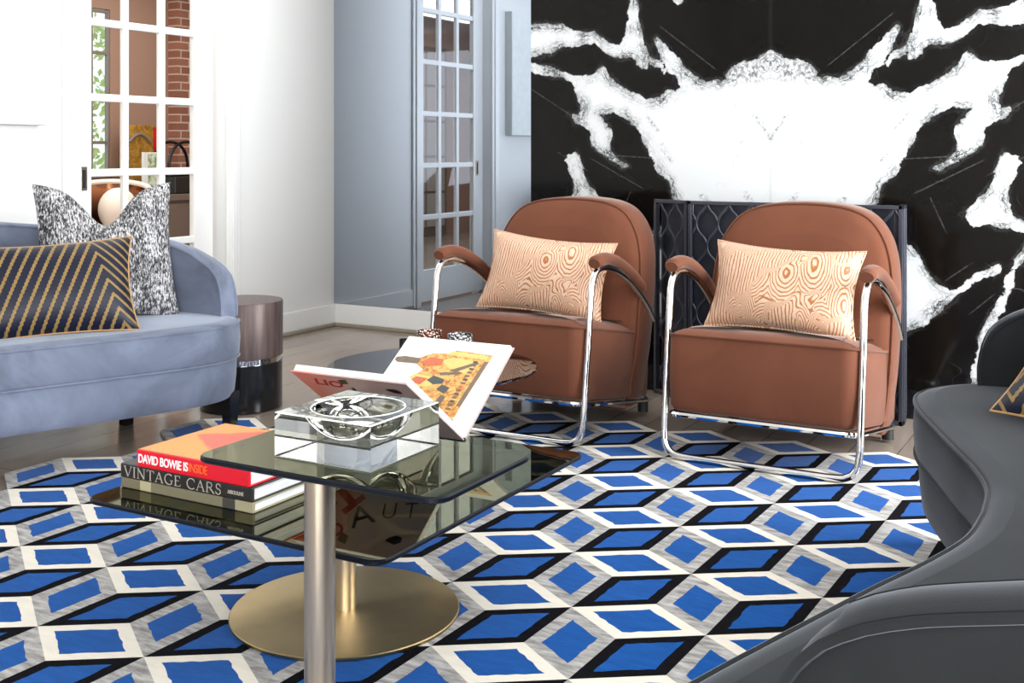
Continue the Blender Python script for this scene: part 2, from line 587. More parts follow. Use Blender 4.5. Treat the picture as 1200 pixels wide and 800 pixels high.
class MB:
    def __init__(self):
        self.v, self.f, self.mi, self.sm = [], [], [], []

    def add(self, verts, faces, mi=0, smooth=False):
        o = len(self.v)
        self.v += [tuple(p) for p in verts]
        self.f += [tuple(i + o for i in q) for q in faces]
        self.mi += [mi] * len(faces)
        self.sm += [smooth] * len(faces)
        return self

    def box(self, lo, hi, mi=0, bev=0.0, seg=2):
        bm = bmesh.new()
        bmesh.ops.create_cube(bm, size=1.0)
        for v in bm.verts:
            v.co = Vector([lo[i] + (v.co[i] + 0.5) * (hi[i] - lo[i]) for i in range(3)])
        if bev > 0:
            bmesh.ops.bevel(bm, geom=list(bm.edges), offset=bev, segments=seg, profile=0.5, affect='EDGES')
        self.take(bm, mi, False)
        return self

    def take(self, bm, mi=0, smooth=False):
        bm.verts.index_update()
        self.add([v.co[:] for v in bm.verts], [[v.index for v in f.verts] for f in bm.faces], mi, smooth)
        bm.free()

    def tube(self, pts, r, n=12, mi=0, closed=False, ry=None, caps=True):
        pts = [Vector(p) for p in pts]
        N = len(pts)
        tang = []
        for i in range(N):
            a = pts[(i - 1) % N] if closed or i > 0 else pts[0]
            b = pts[(i + 1) % N] if closed or i < N - 1 else pts[-1]
            tang.append((b - a).normalized())
        up = Vector((0, 0, 1)) if abs(tang[0].z) < 0.9 else Vector((1, 0, 0))
        nrm = (up - tang[0] * up.dot(tang[0])).normalized()
        vs_, fs = [], []
        for i in range(N):
            if i:
                nrm = (nrm - tang[i] * nrm.dot(tang[i])).normalized()
            bi = tang[i].cross(nrm)
            rr = r[i] if isinstance(r, (list, tuple)) else r
            r2 = rr if ry is None else (ry[i] if isinstance(ry, (list, tuple)) else ry)
            for k in range(n):
                a = 2 * PI * k / n
                vs_.append(pts[i] + nrm * math.cos(a) * r2 + bi * math.sin(a) * rr)
        for i in range(N if closed else N - 1):
            j = (i + 1) % N
            for k in range(n):
                k2 = (k + 1) % n
                fs.append((i * n + k, j * n + k, j * n + k2, i * n + k2))
        self.add(vs_, fs, mi, True)
        if caps and not closed:
            self.add(vs_[:n], [tuple(range(n))], mi)
            self.add(vs_[-n:], [tuple(reversed(range(n)))], mi)
        return self

    def lathe(self, prof, n=48, c=(0, 0), mi=0, smooth=True):
        vs_, fs = [], []
        for (r, z) in prof:
            for k in range(n):
                a = 2 * PI * k / n
                vs_.append((c[0] + r * math.cos(a), c[1] + r * math.sin(a), z))
        for i in range(len(prof) - 1):
            for k in range(n):
                k2 = (k + 1) % n
                fs.append((i * n + k, i * n + k2, (i + 1) * n + k2, (i + 1) * n + k))
        self.add(vs_, fs, mi, smooth)
        if prof[0][0] > 1e-4:
            self.add(vs_[:n], [tuple(reversed(range(n)))], mi)
        if prof[-1][0] > 1e-4:
            self.add(vs_[-n:], [tuple(range(n))], mi)
        return self

    def stack(self, outline, prof, mi=0, fn=None, smooth=True, cap0=True, cap1=True, axis='z', capmi=None, flatcap=False):
        """rings of a 2-D outline (counter-clockwise), each inset by prof[i][0] at height prof[i][1]"""
        n = len(outline)
        P = [Vector(p) for p in outline]
        nor = []
        for i in range(n):
            e1 = (P[i] - P[i - 1]).normalized()
            e2 = (P[(i + 1) % n] - P[i]).normalized()
            n1, n2 = Vector((e1.y, -e1.x)), Vector((e2.y, -e2.x))
            m = (n1 + n2)
            m = m.normalized() if m.length > 1e-6 else n1
            nor.append(m / max(0.5, m.dot(n1)))
        vs_, fs = [], []
        for (ins, z) in prof:
            for i in range(n):
                q = P[i] - nor[i] * ins
                co = (q.x, q.y, z) if axis == 'z' else (q.x, z, q.y)
                vs_.append(fn(*co) if fn else co)
        flip = axis == 'y'
        for k in range(len(prof) - 1):
            for i in range(n):
                j = (i + 1) % n
                q = (k * n + i, k * n + j, (k + 1) * n + j, (k + 1) * n + i)
                fs.append(tuple(reversed(q)) if flip else q)
        self.add(vs_, fs, mi, smooth)
        cm = mi if capmi is None else capmi
        if flatcap:
            smooth = False
        if cap0:
            q = tuple(range(n))
            self.add(vs_[:n], [q if flip else tuple(reversed(q))], cm, smooth)
        if cap1:
            q = tuple(range(n))
            self.add(vs_[-n:], [tuple(reversed(q)) if flip else q], cm, smooth)
        return self

    def quad(self, a, b, c, d, mi=0):
        return self.add([a, b, c, d], [(0, 1, 2, 3)], mi)

    def build(self, name, mats, parent=None, loc=None):
        me = bpy.data.meshes.new(name)
        me.from_pydata(self.v, [], self.f)
        me.polygons.foreach_set('material_index', self.mi)
        me.polygons.foreach_set('use_smooth', self.sm)
        for m in (mats if isinstance(mats, (list, tuple)) else [mats]):
            me.materials.append(m)
        # weld rings shared by caps so shading and edges stay clean
        me.update()
        if any(self.sm):
            me.set_sharp_from_angle(angle=math.radians(38))
        o = bpy.data.objects.new(name, me)
        COL.objects.link(o)
        if parent is not None:
            o.parent = parent
        if loc is not None:
            o.location = loc
        return o


def tag(o, label, cat, group=None):
    o['label'] = label
    o['category'] = cat
    if group:
        o['group'] = group
    return o


def thing(name, label, cat, loc=(0, 0, 0), rotz=0.0, group=None):
    o = bpy.data.objects.new(name, None)
    o.empty_display_size = 0.1
    COL.objects.link(o)
    o.location = loc
    o.rotation_euler = (0, 0, rotz)
    return tag(o, label, cat, group)


def struct(o):
    o['kind'] = 'structure'
    return o


def copy_tree(o, parent=None):
    c = o.copy()
    COL.objects.link(c)
    if parent is not None:
        c.parent = parent
    for ch in list(o.children):
        copy_tree(ch, c)
    return c


def rrect(x0, y0, x1, y1, r, n=6):
    rs = r if isinstance(r, (list, tuple)) else [r] * 4     # corners: (x1,y0) (x1,y1) (x0,y1) (x0,y0)
    pts = []
    for (cx, cy, a0, rr) in ((x1, y0, -PI / 2, rs[0]), (x1, y1, 0, rs[1]), (x0, y1, PI / 2, rs[2]), (x0, y0, PI, rs[3])):
        sx = cx - rr if cx == x1 else cx + rr
        sy = cy - rr if cy == y1 else cy + rr
        for k in range(n + 1):
            a = a0 + PI / 2 * k / n
            pts.append((sx + rr * math.cos(a), sy + rr * math.sin(a)))
    return pts


def spline(pts, per=8, closed=False):
    P = [Vector(p) for p in pts]
    out = []
    N = len(P)
    for i in range(N if closed else N - 1):
        p0 = P[(i - 1) % N] if closed or i > 0 else P[0] * 2 - P[1]
        p1, p2 = P[i], P[(i + 1) % N]
        p3 = P[(i + 2) % N] if closed or i < N - 2 else P[-1] * 2 - P[-2]
        for k in range(per):
            t = k / per
            out.append(0.5 * ((2 * p1) + (p2 - p0) * t + (2 * p0 - 5 * p1 + 4 * p2 - p3) * t * t + (3 * p1 - p0 - 3 * p2 + p3) * t ** 3))
    if not closed:
        out.append(P[-1])
    return out


def text_mesh(s, size, name, mat, parent, loc, rot, sx=1.0, bold=0.0, depth=0.0006, spacing=1.0, shear=0.0):
    cu = bpy.data.curves.new(name, 'FONT')
    cu.body = s
    cu.size = size
    cu.offset = bold
    cu.extrude = depth
    cu.space_character = spacing
    cu.shear = shear
    tmp = bpy.data.objects.new('tmp_text', cu)
    COL.objects.link(tmp)
    bpy.context.view_layer.update()
    dg = bpy.context.evaluated_depsgraph_get()
    me = bpy.data.meshes.new_from_object(tmp.evaluated_get(dg))
    bpy.data.objects.remove(tmp)
    me.materials.clear()
    me.materials.append(mat)
    o = bpy.data.objects.new(name, me)
    COL.objects.link(o)
    o.parent = parent
    o.location = loc
    o.rotation_euler = rot
    o.scale = (sx, 1, 1)
    return o


# ------------------------------------------------------------------ the room
XW, YM, YB, XR, YR, ZC = -4.454, 5.642, 4.84, 1.6, -3.0, 2.8
DY0, DY1, DZ = 3.70, 4.68, 2.52          # opening for the pocket door in the left wall
XF = -8.0                                # far wall of the next room


def simple(name, lo, hi, mat, bev=0.0):
    return MB().box(lo, hi, 0, bev).build(name, mat)


fl = MB().box((XF - 0.2, -3.2, -0.06), (XR + 0.2, 8.6, 0.0)).build('floor', M['floor'])
struct(fl)
struct(simple('ceiling', (XF - 0.2, -3.2, ZC), (XR + 0.2, 8.6, ZC + 0.08), M['ceiling']))
wl = MB()
wl.box((XW - 0.17, -3.0, 0), (XW, DY0, ZC))
wl.box((XW - 0.17, DY1, 0), (XW, YM + 0.12, ZC))
wl.box((XW - 0.17, DY0, DZ), (XW, DY1, ZC))
struct(wl.build('wall_left', M['wall_white']))
struct(simple('wall_back', (XW, YM, 0), (XR, YM + 0.12, ZC), M['wall_white']))
wr = MB()
wr.box((XR, YR, 0), (XR + 0.12, -1.8, ZC))
wr.box((XR, 0.6, 0), (XR + 0.12, 2.7, ZC))
wr.box((XR, -1.8, 2.45), (XR + 0.12, 0.6, ZC))
wr.box((XR, 4.8, 0), (XR + 0.12, YM + 0.12, ZC))
wr.box((XR, 2.7, 2.45), (XR + 0.12, 4.8, ZC))
struct(wr.build('wall_right', M['wall_white']))
wr = MB()
wr.box((XW, YR - 0.12, 0), (-0.5, YR, ZC))
wr.box((1.5, YR - 0.12, 0), (XR, YR, ZC))
wr.box((-0.5, YR - 0.12, 2.6), (1.5, YR, ZC))
struct(wr.build('wall_rear', M['wall_white']))

# base boards with a beige shoe moulding
bb = MB()
bb.box((XW, -3.0, 0.02), (XW + 0.014, DY0 - 0.1, 0.135), 0, 0.004)
bb.box((XW, DY1 + 0.1, 0.02), (XW + 0.014, YM, 0.135), 0, 0.004)
bb.box((XW + 0.014, -3.0, 0), (XW + 0.03, DY0 - 0.1, 0.022), 1, 0.005)
bb.box((XW + 0.014, DY1 + 0.1, 0), (XW + 0.03, YM, 0.022), 1, 0.005)
struct(bb.build('baseboard_left', [M['trim_white'], M['shoe']]))
bb = MB()
bb.box((XW + 0.014, YM - 0.016, 0.02), (-2.62, YM, 0.138), 0, 0.004)
bb.box((XW + 0.014, YM - 0.032, 0), (-2.62, YM - 0.016, 0.022), 1, 0.005)
struct(bb.build('baseboard_back', [M['trim_white'], M['shoe']]))

mir = MB().box((XW + 0.002, YM - 0.008, 0.139), (-2.62, YM, ZC - 0.02), 0, 0.0015).build('wall_mirror', M['mirror'])
tag(mir, 'tall blue-grey tinted mirror covering the back wall left of the black marble', 'mirror')

# casing round the pocket door opening
cs = MB()
for (a, b) in ((DY0 - 0.10, DY0), (DY1, DY1 + 0.10)):
    cs.box((XW, a, 0), (XW + 0.018, b, DZ + 0.10), 0, 0.004)
    m = (a + b) / 2
    cs.box((XW + 0.018, m - 0.018, 0), (XW + 0.028, m + 0.02, DZ + 0.06), 0, 0.004)
cs.box((XW, DY0 - 0.10, DZ), (XW + 0.018, DY1 + 0.10, DZ + 0.10), 0, 0.004)
struct(cs.build('trim_door', M['trim_white']))

# pocket door: white leaf, 3 x 6 panes
XD = XW - 0.09
door = struct(bpy.data.objects.new('door_1', None))
COL.objects.link(door)
door.location = (XD, 0, 0)
lf = MB()
pane_y = [(3.835, 4.03), (4.08, 4.272), (4.325, 4.52)]
rail_z = [0.24 + 0.372 * k for k in range(7)]
lf.box((-0.018, 3.66, 0.012), (0.018, 3.835, 2.55), 0, 0.003)
lf.box((-0.018, 4.52, 0.012), (0.018, 4.66, 2.55), 0, 0.003)
lf.box((-0.018, 3.83, 0.012), (0.018, 4.525, 0.235), 0, 0.003)
lf.box((-0.018, 3.83, 2.47), (0.018, 4.525, 2.55), 0, 0.003)
for a, b in ((4.03, 4.08), (4.272, 4.325)):
    lf.box((-0.014, a + 0.006, 0.23), (0.014, b - 0.006, 2.475), 0, 0.006)
for z in rail_z[1:6]:
    lf.box((-0.013, 3.83, z - 0.019), (0.013, 4.525, z + 0.019), 0, 0.006)
lf.build('door_leaf', M['trim_white'], door)
for (a, b) in pane_y:
    for k in range(6):
        MB().box((-0.003, a, rail_z[k] + 0.015), (0.003, b, rail_z[k + 1] - 0.015)).build('glass_pane', M['pane'], door)
pl = MB()
pl.box((0.016, 3.768, 0.90), (0.0225, 3.806, 1.015), 0, 0.002)
pl.box((0.0205, 3.777, 0.912), (0.0235, 3.797, 1.0), 1, 0.001)
pl.build('flush_pull', [M['nickel'], M['black_matte']], door)

# framed white canvas on the left wall
pic = thing('wall_canvas', 'white canvas print hanging on the left wall, faint pale plant', 'picture', (XW, 2.975, 1.70))
MB().box((0.002, -0.5, -0.49), (0.06, 0.5, 0.49), 0, 0.003).build('stretcher', M['canvas_side'], pic)
MB().box((0.06, -0.498, -0.488), (0.064, 0.498, 0.488), 0, 0.001).build('canvas_face', M['canvas'], pic)

# ------------------------------------------------------------------ chimney breast faced with book-matched marble
XC, XL, XRR = -1.44, -2.622, -0.25
TH = math.radians(29.4)


def onwall(u, v, Y=YB):
    k, m = (u - 600) / 1330.0, -(v - 175) / 1330.0
    rx, ry = k * math.cos(TH) - math.sin(TH), k * math.sin(TH) + math.cos(TH)
    t = Y / ry
    return (rx * t - XC, 1.1 + m * t)


# outlines of the white areas, measured on the slab right of the joint
VEINS = [
    [(903, 60), (912, 63), (919, 66), (930, 68), (941, 72), (950, 77), (956, 84), (952, 92), (975, 92), (991, 89), (1009, 73), (1025, 56), (1040, 42), (1053, 30), (1049, 42), (1044, 53),
     (1034, 72), (1023, 84), (1019, 94), (1026, 102), (1034, 98), (1044, 108), (1066, 109), (1087, 100), (1112, 84), (1125, 72), (1134, 59), (1147, 69), (1169, 73), (1194, 67), (1290, 36), (1290, 54),
     (1200, 72), (1184, 80), (1175, 94), (1169, 109), (1167, 119), (1172, 131), (1190, 125), (1178, 137), (1166, 141), (1155, 153), (1150, 169), (1131, 184), (1103, 201), (1093, 197), (1112, 184), (1123, 170),
     (1119, 153), (1127, 141), (1137, 128), (1116, 125), (1100, 131), (1081, 147), (1072, 159), (1062, 178), (1053, 200), (1034, 219), (1025, 242), (1018, 262), (903, 262)],
    [(1080, -40), (1080, 0), (1075, 19), (1070, 37), (1056, 56), (1041, 68), (1040, 76), (1050, 66), (1064, 60), (1066, 69), (1075, 67), (1087, 52), (1112, 52), (1131, 41), (1147, 25), (1169, 28), (1200, 30), (1240, 36), (1290, 48),
     (1290, -8), (1240, -8), (1200, -2), (1175, 8), (1150, 14), (1128, 28), (1106, 34), (1097, 25), (1096, 10), (1093, 0), (1088, -40)],
    [(1176, 176), (1165, 210), (1150, 229), (1133, 245), (1131, 254), (1142, 264), (1160, 263), (1176, 268), (1200, 272), (1240, 278), (1240, 270), (1200, 263), (1186, 252), (1181, 232), (1184, 215), (1190, 200), (1197, 192), (1192, 183)],
    [(1020, 262), (1066, 287), (1077, 304), (1086, 322), (1100, 333), (1112, 338), (1122, 339), (1146, 321), (1165, 314), (1172, 309), (1166, 319), (1142, 331), (1122, 348), (1108, 360), (1086, 375), (1066, 389), (1020, 410), (1000, 330)],
    [(1240, 262), (1200, 290), (1188, 308), (1182, 325), (1179, 340), (1165, 360), (1154, 380), (1147, 405), (1142, 424), (1136, 456), (1146, 452), (1154, 420), (1162, 394), (1170, 371), (1184, 342), (1190, 315), (1203, 302), (1240, 280)],
    [(785, -8), (790, 2), (794, 6), (799, 2), (802, -8)],
]
SCRATCH = [[(780, 36), (832, 76)], [(700, 190), (745, 216)], [(1060, 186), (1102, 184)], [(1168, 200), (1200, 184)], [(1118, 322), (1130, 314)], [(1146, 360), (1156, 352)], [(622, 104), (672, 137)], [(1094, 240), (1104, 262)]]


def poly_wall(px):
    out = []
    for (u, v) in px:
        x, z = onwall(u, v)
        out.append((abs(x) if abs(x) > 0.012 else 0.0, z))
    return np.array(out)


def seg_dist(P, A, B):
    d = B - A
    t = np.clip(((P - A) @ d) / max(1e-12, d @ d), 0, 1)
    return np.linalg.norm(P - (A + t[:, None] * d), axis=1)


def sdf(P, poly):
    dist = np.full(len(P), 1e9)
    inside = np.zeros(len(P), bool)
    n = len(poly)
    for i in range(n):
        a, b = poly[i], poly[(i + 1) % n]
        if not (abs(a[0]) < 1e-6 and abs(b[0]) < 1e-6):       # the joint itself is not an edge of the white
            dist = np.minimum(dist, seg_dist(P, a, b))
        cond = (a[1] > P[:, 1]) != (b[1] > P[:, 1])
        dy = b[1] - a[1]
        xi = (b[0] - a[0]) * (P[:, 1] - a[1]) / (dy if abs(dy) > 1e-12 else 1e-12) + a[0]
        inside ^= cond & (P[:, 0] < xi)
    return np.where(inside, dist, -dist)


step = 0.0125
xs = np.unique(np.concatenate([np.linspace(XL, XC, 95), np.linspace(XC, XRR, 95), [XC - 0.0015, XC + 0.0015]]))
zs = np.linspace(0.0, ZC, int(ZC / step))
gx, gz = np.meshgrid(xs, zs)
P = np.stack([np.abs(gx.ravel() - XC), gz.ravel()], 1)
vein = np.full(len(P), -1e9)
for px in VEINS:
    vein = np.maximum(vein, sdf(P, poly_wall(px)))
vein = np.clip(vein, -0.25, 0.25)
scr = np.full(len(P), 1e9)
scr_o = np.full(len(P), 1.0)
for px in SCRATCH:
    q = np.array([onwall(*p) for p in px])
    q[:, 0] = np.abs(q[:, 0])
    for i in range(len(q) - 1):
        a, b = q[i], q[i + 1]
        ds = seg_dist(P, a, b)
        e = (b - a) / max(1e-9, np.linalg.norm(b - a))
        off = (P - a) @ np.array((-e[1], e[0]))
        scr_o = np.where(ds < scr, off, scr_o)
        scr = np.minimum(scr, ds)
scr = np.clip(2.2 - scr / 0.02, 0, 1)
crown = np.zeros(len(P))
c0 = np.array(onwall(903, 84))
for (u, v, r) in ((906, 78, 0.06), (925, 82, 0.06), (945, 86, 0.045)):
    c = np.array(onwall(u, v))
    c[0] = abs(c[0])
    crown = np.maximum(crown, np.clip(1.4 * (1 - np.linalg.norm((P - c) * (1, 1.25), axis=1) / (r * 1.6)), 0, 1))
for (a, b) in (((903, 164), (912, 148)), ((912, 148), (922, 134)), ((1044, 170), (1032, 190)), ((1066, 130), (1050, 150)), ((980, 240), (990, 232)), ((925, 238), (934, 228))):
    A, B = np.array(onwall(*a)), np.array(onwall(*b))
    crown = np.maximum(crown, np.clip(1 - seg_dist(P, A, B) / 0.014, 0, 1))
joint = np.clip(1 - np.abs(gx.ravel() - XC) / 0.003, 0, 1)
nx, nz = len(xs), len(zs)
me = bpy.data.meshes.new('wall_marble')
verts = np.stack([gx.ravel(), np.full(gx.size, YB), gz.ravel()], 1)
faces = []
for j in range(nz - 1):
    for i in range(nx - 1):
        a = j * nx + i
        faces.append((a, a + 1, a + nx + 1, a + nx))
nv = len(verts)
vl = [tuple(v) for v in verts]
extra = [(XL, YM, 0), (XRR, YM, 0), (XRR, YM, ZC), (XL, YM, ZC)]
vl += extra
c00, c10, c01, c11 = 0, nx - 1, (nz - 1) * nx, nz * nx - 1
faces += [(nv, c00, c01, nv + 3), (c10, nv + 1, nv + 2, c11)]
me.from_pydata(vl, [], faces)
for nm, arr in (('vein', vein), ('scratch', scr), ('scratch_offset', scr_o), ('crown', crown), ('joint', joint)):
    at = me.attributes.new(nm, 'FLOAT', 'POINT')
    at.data.foreach_set('value', np.concatenate([arr, np.full(4, arr[0])]).astype(np.float32))
at = me.attributes.new('slab', 'FLOAT_VECTOR', 'POINT')
vec = np.stack([P[:, 0], np.zeros(len(P)), P[:, 1]], 1)
vec = np.concatenate([vec, np.array([[1.98, 0.8, 0], [1.98, 0.8, 0], [1.98, 0.8, ZC], [1.98, 0.8, ZC]])])
at.data.foreach_set('vector', vec.astype(np.float32).ravel())
me.materials.append(M['marble'])
ob = bpy.data.objects.new('wall_marble', me)
COL.objects.link(ob)
struct(ob)
struct(MB().box((XL - 0.0, YB - 0.006, 0), (XRR, YB + 0.002, 0.118), 0, 0.0015).build('baseboard_marble', M['black']))

# ------------------------------------------------------------------ fire screen
fs_ = thing('fire_screen', 'dark graphite folding fire screen with ogee lattice standing before the marble', 'fire screen', (-1.312, 4.70, 0))


def screen_panel(parent, w, h, name, loc, rz, flip=1):
    pn = bpy.data.objects.new(name, None)
    COL.objects.link(pn)
    pn.parent = parent
    pn.location = loc
    pn.rotation_euler = (0, 0, rz)
    fr = MB()
    fr.box((-w / 2, -0.012, 0.0), (-w / 2 + 0.016, 0.012, h), 0, 0.002)
    fr.box((w / 2 - 0.016, -0.012, 0.0), (w / 2, 0.012, h), 0, 0.002)
    fr.box((-w / 2, -0.012, h - 0.016), (w / 2, 0.012, h), 0, 0.002)
    fr.box((-w / 2, -0.012, 0.0), (w / 2, 0.012, 0.02), 0, 0.002)
    fr.build('frame', M['navy_metal'], pn)
    MB().box((-w / 2 + 0.012, 0.026, 0.012), (w / 2 - 0.012, 0.03, h - 0.012)).build('backing_sheet', M['navy_panel'], pn)
    la = MB()
    cell, per, amp = 0.098, 0.196, 0.024
    ncol = int(w / (cell / 2)) + 2
    for k in range(-ncol, ncol + 1):
        x0 = k * cell / 2
        ph = PI if k % 2 else 0.0
        run = []
        for i in range(int(h / 0.008) + 1):
            z = 0.014 + (h - 0.028) * i / int(h / 0.008)
            s = math.cos(2 * PI * (z - h) / per + ph)
            x = x0 + amp * math.copysign(abs(s) ** 0.8, s)
            ok = abs(x) < w / 2 - 0.012
            if ok:
                run.append((x, 0.0, z))
            if (not ok or i == int(h / 0.008)) and run:
                if len(run) > 3:
                    la.tube(run, 0.0022, 6, 0, ry=0.006)
                run = []
    la.build('lattice', M['navy_metal'], pn)
    return pn


screen_panel(fs_, 0.90, 0.876, 'front_panel', (0, 0, 0), 0)
screen_panel(fs_, 0.215, 0.876, 'left_wing', (-0.452 - 0.098, 0.053, 0), math.radians(-26))
screen_panel(fs_, 0.12, 0.876, 'right_wing', (0.436, 0.075, 0), math.radians(97))

# ------------------------------------------------------------------ the rug: tumbling block tiles
RA, RB, RO = np.array((0.1742674, 0.34027813)), np.array((0.1577588, -0.33277715)), np.array((-1.51768588, 3.08637983))
RT = 0.012


def lat(i, j):
    return RO + i * RA + j * RB


def tri_up(i, j):       # centre of S, S+a, S+a+b
    return lat(i + 2 / 3, j + 1 / 3)


def tri_dn(i, j):       # centre of S, S+b, S+a+b
    return lat(i + 1 / 3, j + 2 / 3)


rug_mb = MB()
rr_ = random.Random(3)
EDGE = {}


def tile(corners, mi, border):
    """one rhombus: a border frame in its own colour with a slightly wavering blue centre"""
    C = np.array(corners)
    cen = C.mean(0)
    if (C[1] - C[0])[0] * (C[2] - C[1])[1] - (C[1] - C[0])[1] * (C[2] - C[1])[0] < 0:
        C = C[::-1]
    # inner corners: offset both adjacent edges by border
    inn = []
    for k in range(4):
        p, a, b = C[k], C[k - 1], C[(k + 1) % 4]
        e1 = (p - a) / np.linalg.norm(p - a)
        e2 = (b - p) / np.linalg.norm(b - p)
        n1, n2 = np.array((-e1[1], e1[0])), np.array((-e2[1], e2[0]))
        A = np.array([n1, n2])
        inn.append(np.linalg.solve(A, np.array([n1 @ p + border, n2 @ p + border])))
    N = 7
    outer, inner = [], []
    for k in range(4):
        for s in range(N):
            t = s / N
            outer.append(C[k] * (1 - t) + C[(k + 1) % 4] * t)
            w = inn[k] * (1 - t) + inn[(k + 1) % 4] * t
            jit = np.array((rr_.uniform(-1, 1), rr_.uniform(-1, 1))) * 0.0022
            inner.append(w + jit)
    n = 4 * N
    vs_ = [(*p, RT) for p in outer] + [(*p, RT) for p in inner]
    fs = [(i, (i + 1) % n, n + (i + 1) % n, n + i) for i in range(n)]
    rug_mb.add(vs_, fs, mi)
    rug_mb.add([(*p, RT) for p in inner], [tuple(range(n))], 0)
    for k in range(4):
        a, b = tuple(np.round(C[k], 4)), tuple(np.round(C[(k + 1) % 4], 4))
        EDGE[(a, b)] = mi


for i in range(-22, 16):
    for j in range(-22, 16):
        S, Sa, Sb, Sab = lat(i, j), lat(i + 1, j), lat(i, j + 1), lat(i + 1, j + 1)
        white = [S, tri_dn(i, j), Sab, tri_up(i, j)]
        black = [S, tri_up(i, j), Sa, tri_dn(i, j - 1)]
        grey = [S, tri_dn(i, j), Sb, tri_up(i - 1, j)]
        for (c, mi, bw, kind) in ((white, 1, 0.031, 'w'), (black, 2, 0.029, 'b'), (grey, 3, 0.035, 'g')):
            cc = np.array(c)
            m = cc.mean(0)
            if (kind, i, j) in (('b', -6, -5), ('b', -7, -4)):
                continue
            if cc[:, 0].min() < -3.42 or cc[:, 0].max() > 0.42 or cc[:, 1].max() > 4.26 or cc[:, 1].min() < 0.15 or (cc[:, 0].min() < -3.16 and cc[:, 1].max() > 3.5):
                continue
            tile(c, mi, bw)
for (a, b), mi in list(EDGE.items()):
    if (b, a) not in EDGE:
        rug_mb.quad((*a, 0.001), (*b, 0.001), (*b, RT), (*a, RT), mi)
rug = rug_mb.build('area_rug', [M['rug_blue'], M['rug_white'], M['rug_black'], M['rug_grey']])
tag(rug, 'cobalt blue rug of tumbling block diamonds edged white, black and silver', 'rug')

# ------------------------------------------------------------------ armchairs
SL = -0.17        # the seat falls towards the back


def sh(x, y, z):
    return (x, y, z + SL * max(0.0, y) * min(1.0, z / 0.17 if z < 0.17 else 1.0))


